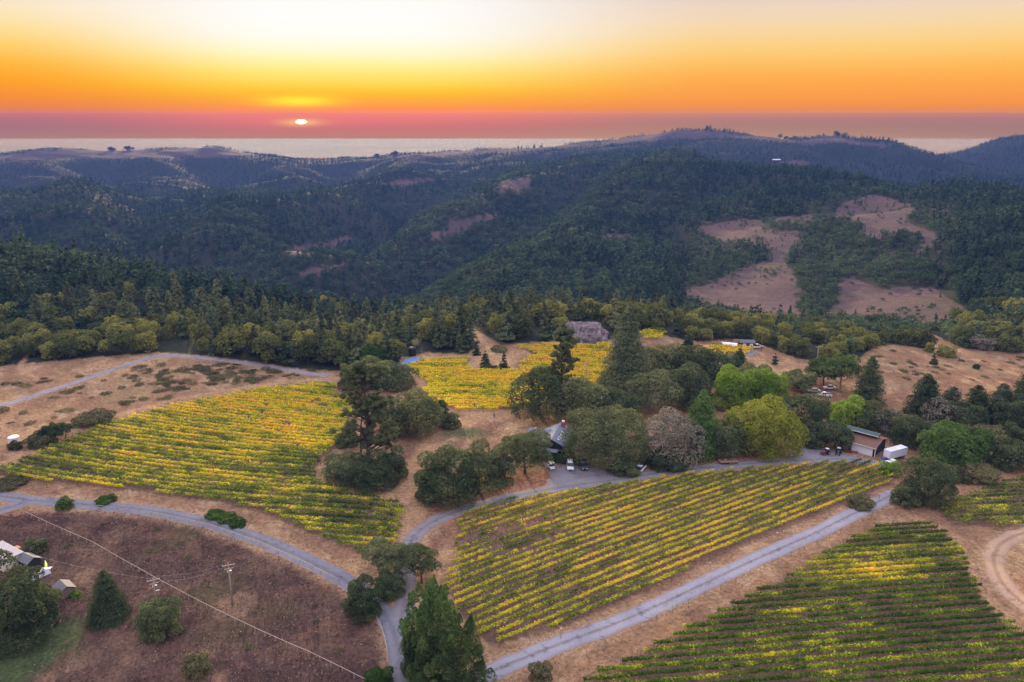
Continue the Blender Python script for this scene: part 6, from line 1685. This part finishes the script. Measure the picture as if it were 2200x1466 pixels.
M['rock'] = k.end(k.surf(c, .95, .1, normal=k.bump(k.noise(1.6, 6, rough=.75), 1.0, .6)))
me_ = mesh_grid('rock', P, False); o = link('rock', me_, M['rock']); o.location = (p[0], p[1] + 6, p[2] - .6)
o.rotation_euler = (0, 0, -.1)
tag(o, 'big craggy grey-mauve rock outcrop behind the golden vineyard', 'rock')

# utility poles and wires
def upole(label, px, by, top, rz, rig=True, lamp=False):
    g_ = ground(px, by); D = math.hypot(g_[0], g_[1]); d = pix_dir(px, top); h = (CAMZ + D * d[2] / math.hypot(d[0], d[1])) - g_[2]
    t = thing('utility_pole', label, 'utility pole', (g_[0], g_[1], g_[2]), rz)
    MB().cyl((0, 0, h / 2 - .3), 'z', .17, h + .6, 10, .11).build('pole', M['pole'], t, 0, True)
    MB().box(-1.25, 1.25, -.16, -.04, h - .55, h - .42).build('crossarm', M['post'], t)
    if rig: MB().box(-.9, .9, .115, .22, h - 1.5, h - 1.38).build('crossarm', M['post'], t)
    for x_ in (-1.15, -.5, .5, 1.15): MB().cyl((x_, -.1, h - .32), 'z', .06, .2, 8, .035).build('insulator', M['lamp'], t)
    if rig:
        MB().cyl((.32, .0, h - 2.2), 'z', .24, .8, 12).build('transformer', M['steel'], t, .03)
        MB().cyl((-.3, -.12, h - 1.9), 'z', .07, .5, 8).build('switch', M['lamp'], t)
    if lamp: MB().box(.1, .9, -.06, .06, h - 3.2, h - 3.08).build('lamp_arm', M['lamp'], t)
    return t, np.array((g_[0], g_[1], g_[2] + h - .25))
u1, w1 = upole('pale utility pole standing in the round mown patch of the dark field', 500, 1302, 1208, R(20))
u2, w2 = upole('brown utility pole with a transformer beside the pale fence', 337, 1300, 1240, R(28), True, True)
u3, w3 = upole('lone utility pole against the wood beyond the dry meadow', 1755, 780, 743, R(10), False)
u4, w4 = upole('thin utility pole standing in the golden vines', 1259, 820, 778, R(-10), False)
u5, w5 = upole('far utility pole on the brown meadow', 2061, 775, 748, R(10), False)
def wire(name, label, a, b, off, sag=.9):
    t = np.linspace(0, 1, 24)
    V = []
    dv = (b - a)[:2]; nrm = np.array((-dv[1], dv[0])) / np.hypot(*dv)
    for o_ in off:
        P = a[None] * (1 - t[:, None]) + b[None] * t[:, None]
        P[:, :2] += nrm * o_; P[:, 2] -= sag * 4 * t * (1 - t)
        V.append(tube(P, [.016] * 24, 4))
    o = link(name, mesh_faces(name, np.concatenate(V)), M['steel']); tag(o, label, 'power line')
gE = ground(640, 1090); wE = np.array((gE[0], gE[1], gE[2] + 10))
wire('power_line', 'overhead wires between the two poles of the dark field', w1, w2, (-1.1, 1.1))
g0 = ground(70, 1215); wire('power_line', 'wire from the transformer pole down to the yard sheds', w2, np.array((g0[0], g0[1], g0[2] + 2.9)), (0,), .7)

# fences
def fence(name, label, pts, every, post_h, post_w, rail_zs, m, rail_r=.05, most=96):
    ln = smooth_line(gpts(pts), .5)
    s_ = np.r_[0, np.cumsum(np.hypot(*np.diff(ln, axis=0).T))]
    every = max(every, s_[-1] / most)
    p0_ = ln[0]; z0_ = float(T(*p0_))
    t = thing(name, label, 'fence', (p0_[0], p0_[1], z0_))
    for q in np.arange(0, s_[-1], every):
        x_, y_ = np.interp(q, s_, ln[:, 0]), np.interp(q, s_, ln[:, 1])
        b_ = MB().box(-post_w, post_w, -post_w, post_w, -.4, post_h + rt.uniform(-.06, .06)).build('post', m, t)
        b_.location = (x_ - p0_[0], y_ - p0_[1], float(T(x_, y_)) - z0_)
    for rz_ in rail_zs:
        qs = np.arange(0, s_[-1], min(every, 3.0))
        P = np.stack([np.interp(qs, s_, ln[:, 0]) - p0_[0], np.interp(qs, s_, ln[:, 1]) - p0_[1], [0] * len(qs)], -1)
        P[:, 2] = T(P[:, 0] + p0_[0], P[:, 1] + p0_[1]) - z0_ + rz_
        link('rail', mesh_faces('fence_rail', tube(P, [rail_r] * len(P), 6)), m, t)
    return t
fence('rail_fence', 'long pale rail fence crossing the dark field', [(52, 1106), (130, 1142), (200, 1172), (330, 1247), (450, 1311), (560, 1364), (680, 1417), (780, 1467), (880, 1520)], 3.0, 1.15, .06, (1.05,), M['post'], .055)
fence('rail_fence', 'short curved pale fence beside the asphalt lane', [(808, 1330), (822, 1358), (831, 1392), (834, 1420), (829, 1448)], 2.4, 1.1, .06, (1.0, .55), M['post'], .05)
fence('rail_fence', 'pale rail fence along the lower verge of the asphalt lane', [(210, 1093), (330, 1107), (450, 1133), (560, 1172), (650, 1212), (745, 1262)], 3.0, 1.0, .05, (.95,), M['post'], .05)
fence('wire_fence', 'thin wire fence between the gravel road and the triangular vineyard', [(1080, 1500), (1242, 1421), (1370, 1354), (1449, 1312), (1600, 1243), (1700, 1196), (1786, 1157), (1898, 1098)], 4.5, 1.3, .04, (1.2, .8, .4), M['wood'], .012)
for px, by, lab in ((1205, 1372, 'pale stake between the last vine row and the gravel road, nearest the cypresses'), (1525, 1228, 'pale stake on the vine side of the gravel road, mid-way along it'), (1668, 1163, 'taller of two pale stakes standing together by the gravel road'), (1682, 1157, 'shorter of two pale stakes standing together by the gravel road'), (1888, 1078, 'pale stake at the far end of the gravel road beside the big round bush')):
    g_ = ground(px, by)
    o = MB().box(-.09, .09, -.09, .09, -.3, 2.2 if px != 1682 else 1.9, (.02, .02, .02, .02)).build('post', M['post'], None, .02)
    MB().box(-.11, .11, -.11, .11, 2.2 if px != 1682 else 1.9, 2.26 if px != 1682 else 1.96).build('cap', M['cream'], o)
    o.location = (g_[0], g_[1], g_[2]); tag(o, lab, 'post', 'pale stakes along the gravel road')

# the walker
g_ = ground(1062, 899)
t = thing('person', 'person in dark jacket and pale trousers walking on the dirt clearing', 'person', (g_[0], g_[1], g_[2]), R(25))
def skin_body(name, J, E, m, parent):
    me_ = bpy.data.meshes.new(name); me_.from_pydata([j[:3] for j in J], E, [])
    o = link(name, me_, m, parent)
    sk = o.modifiers.new('skin', 'SKIN'); 
    for i, j in enumerate(J): me_.skin_vertices[0].data[i].radius = (j[3], j[4] if len(j) > 4 else j[3])
    me_.skin_vertices[0].data[0].use_root = True
    sb = o.modifiers.new('sub', 'SUBSURF'); sb.levels = 1; sb.render_levels = 1
    return o
J = [(0, 0, .95, .15, .11), (0, 0, 1.2, .15, .11), (0, .02, 1.42, .17, .11), (0, .03, 1.52, .055), (0, .04, 1.60, .075, .09), (0, .04, 1.70, .085, .10), (0, .04, 1.78, .05),
     (.19, .02, 1.42, .06), (.25, -.06, 1.16, .045), (.24, -.20, .95, .034), (.24, -.25, .87, .036, .02), (-.19, .02, 1.42, .06), (-.26, .08, 1.16, .045), (-.25, .12, .92, .034), (-.25, .11, .84, .036, .02),
     (.09, 0, .90, .09), (.10, -.12, .50, .062), (.10, -.02, .09, .042), (.10, -.16, .05, .042, .03), (-.09, 0, .90, .09), (-.10, .06, .50, .062), (-.10, .28, .12, .042), (-.10, .16, .05, .042, .03)]
E = [(0, 1), (1, 2), (2, 3), (3, 4), (4, 5), (5, 6), (2, 7), (7, 8), (8, 9), (9, 10), (2, 11), (11, 12), (12, 13), (13, 14), (0, 15), (15, 16), (16, 17), (17, 18), (0, 19), (19, 20), (20, 21), (21, 22)]
me_ = None
if hasattr(bpy.types, 'SkinModifier'):
    base = bpy.data.meshes.new('body'); base.from_pydata([j[:3] for j in J], E, [])
    o = link('body', base, M['skin'], t); o.modifiers.new('skin', 'SKIN')
    if not base.skin_vertices:
        import bmesh
        bm = bmesh.new(); bm.from_mesh(base); bm.verts.layers.skin.verify(); bm.to_mesh(base); bm.free()
    for i, j in enumerate(J): base.skin_vertices[0].data[i].radius = (j[3], j[4] if len(j) > 4 else j[3])
    base.skin_vertices[0].data[0].use_root = True
    o.modifiers.new('sub', 'SUBSURF').render_levels = 1
    for sx in (-1, 1):
        hx = .245 if sx > 0 else -.25; hy, hz_ = (-.25, .87) if sx > 0 else (.11, .84)
    # clothes follow the body
def limb_shell(name, paths, m):
    V = np.concatenate([tube(a, r_, 10) for a, r_ in paths]); return link(name, mesh_faces(name, V), m, t)
limb_shell('jacket', [([(0, 0, .92), (0, 0, 1.2), (0, .02, 1.40), (0, .03, 1.50)], [.185, .175, .20, .09]), ([(.17, .02, 1.43), (.255, -.06, 1.16), (.245, -.19, .97)], [.085, .068, .055]), ([(-.17, .02, 1.43), (-.265, .08, 1.16), (-.255, .12, .94)], [.085, .068, .055])], M['navy'])
limb_shell('trousers', [([(.06, 0, .98), (.10, -.12, .50), (.10, -.02, .13)], [.13, .085, .065]), ([(-.06, 0, .98), (-.10, .06, .50), (-.10, .27, .16)], [.13, .085, .065])], M['blue_tarp'])
hv = sphere_pts(12, 8) * np.array((.10, .115, .10)) + np.array((0, .055, 1.74)); hv = hv[(hv[:, :, 2].mean(1) > 1.70)]
link('hair', mesh_faces('hair', hv), M['black'], t)
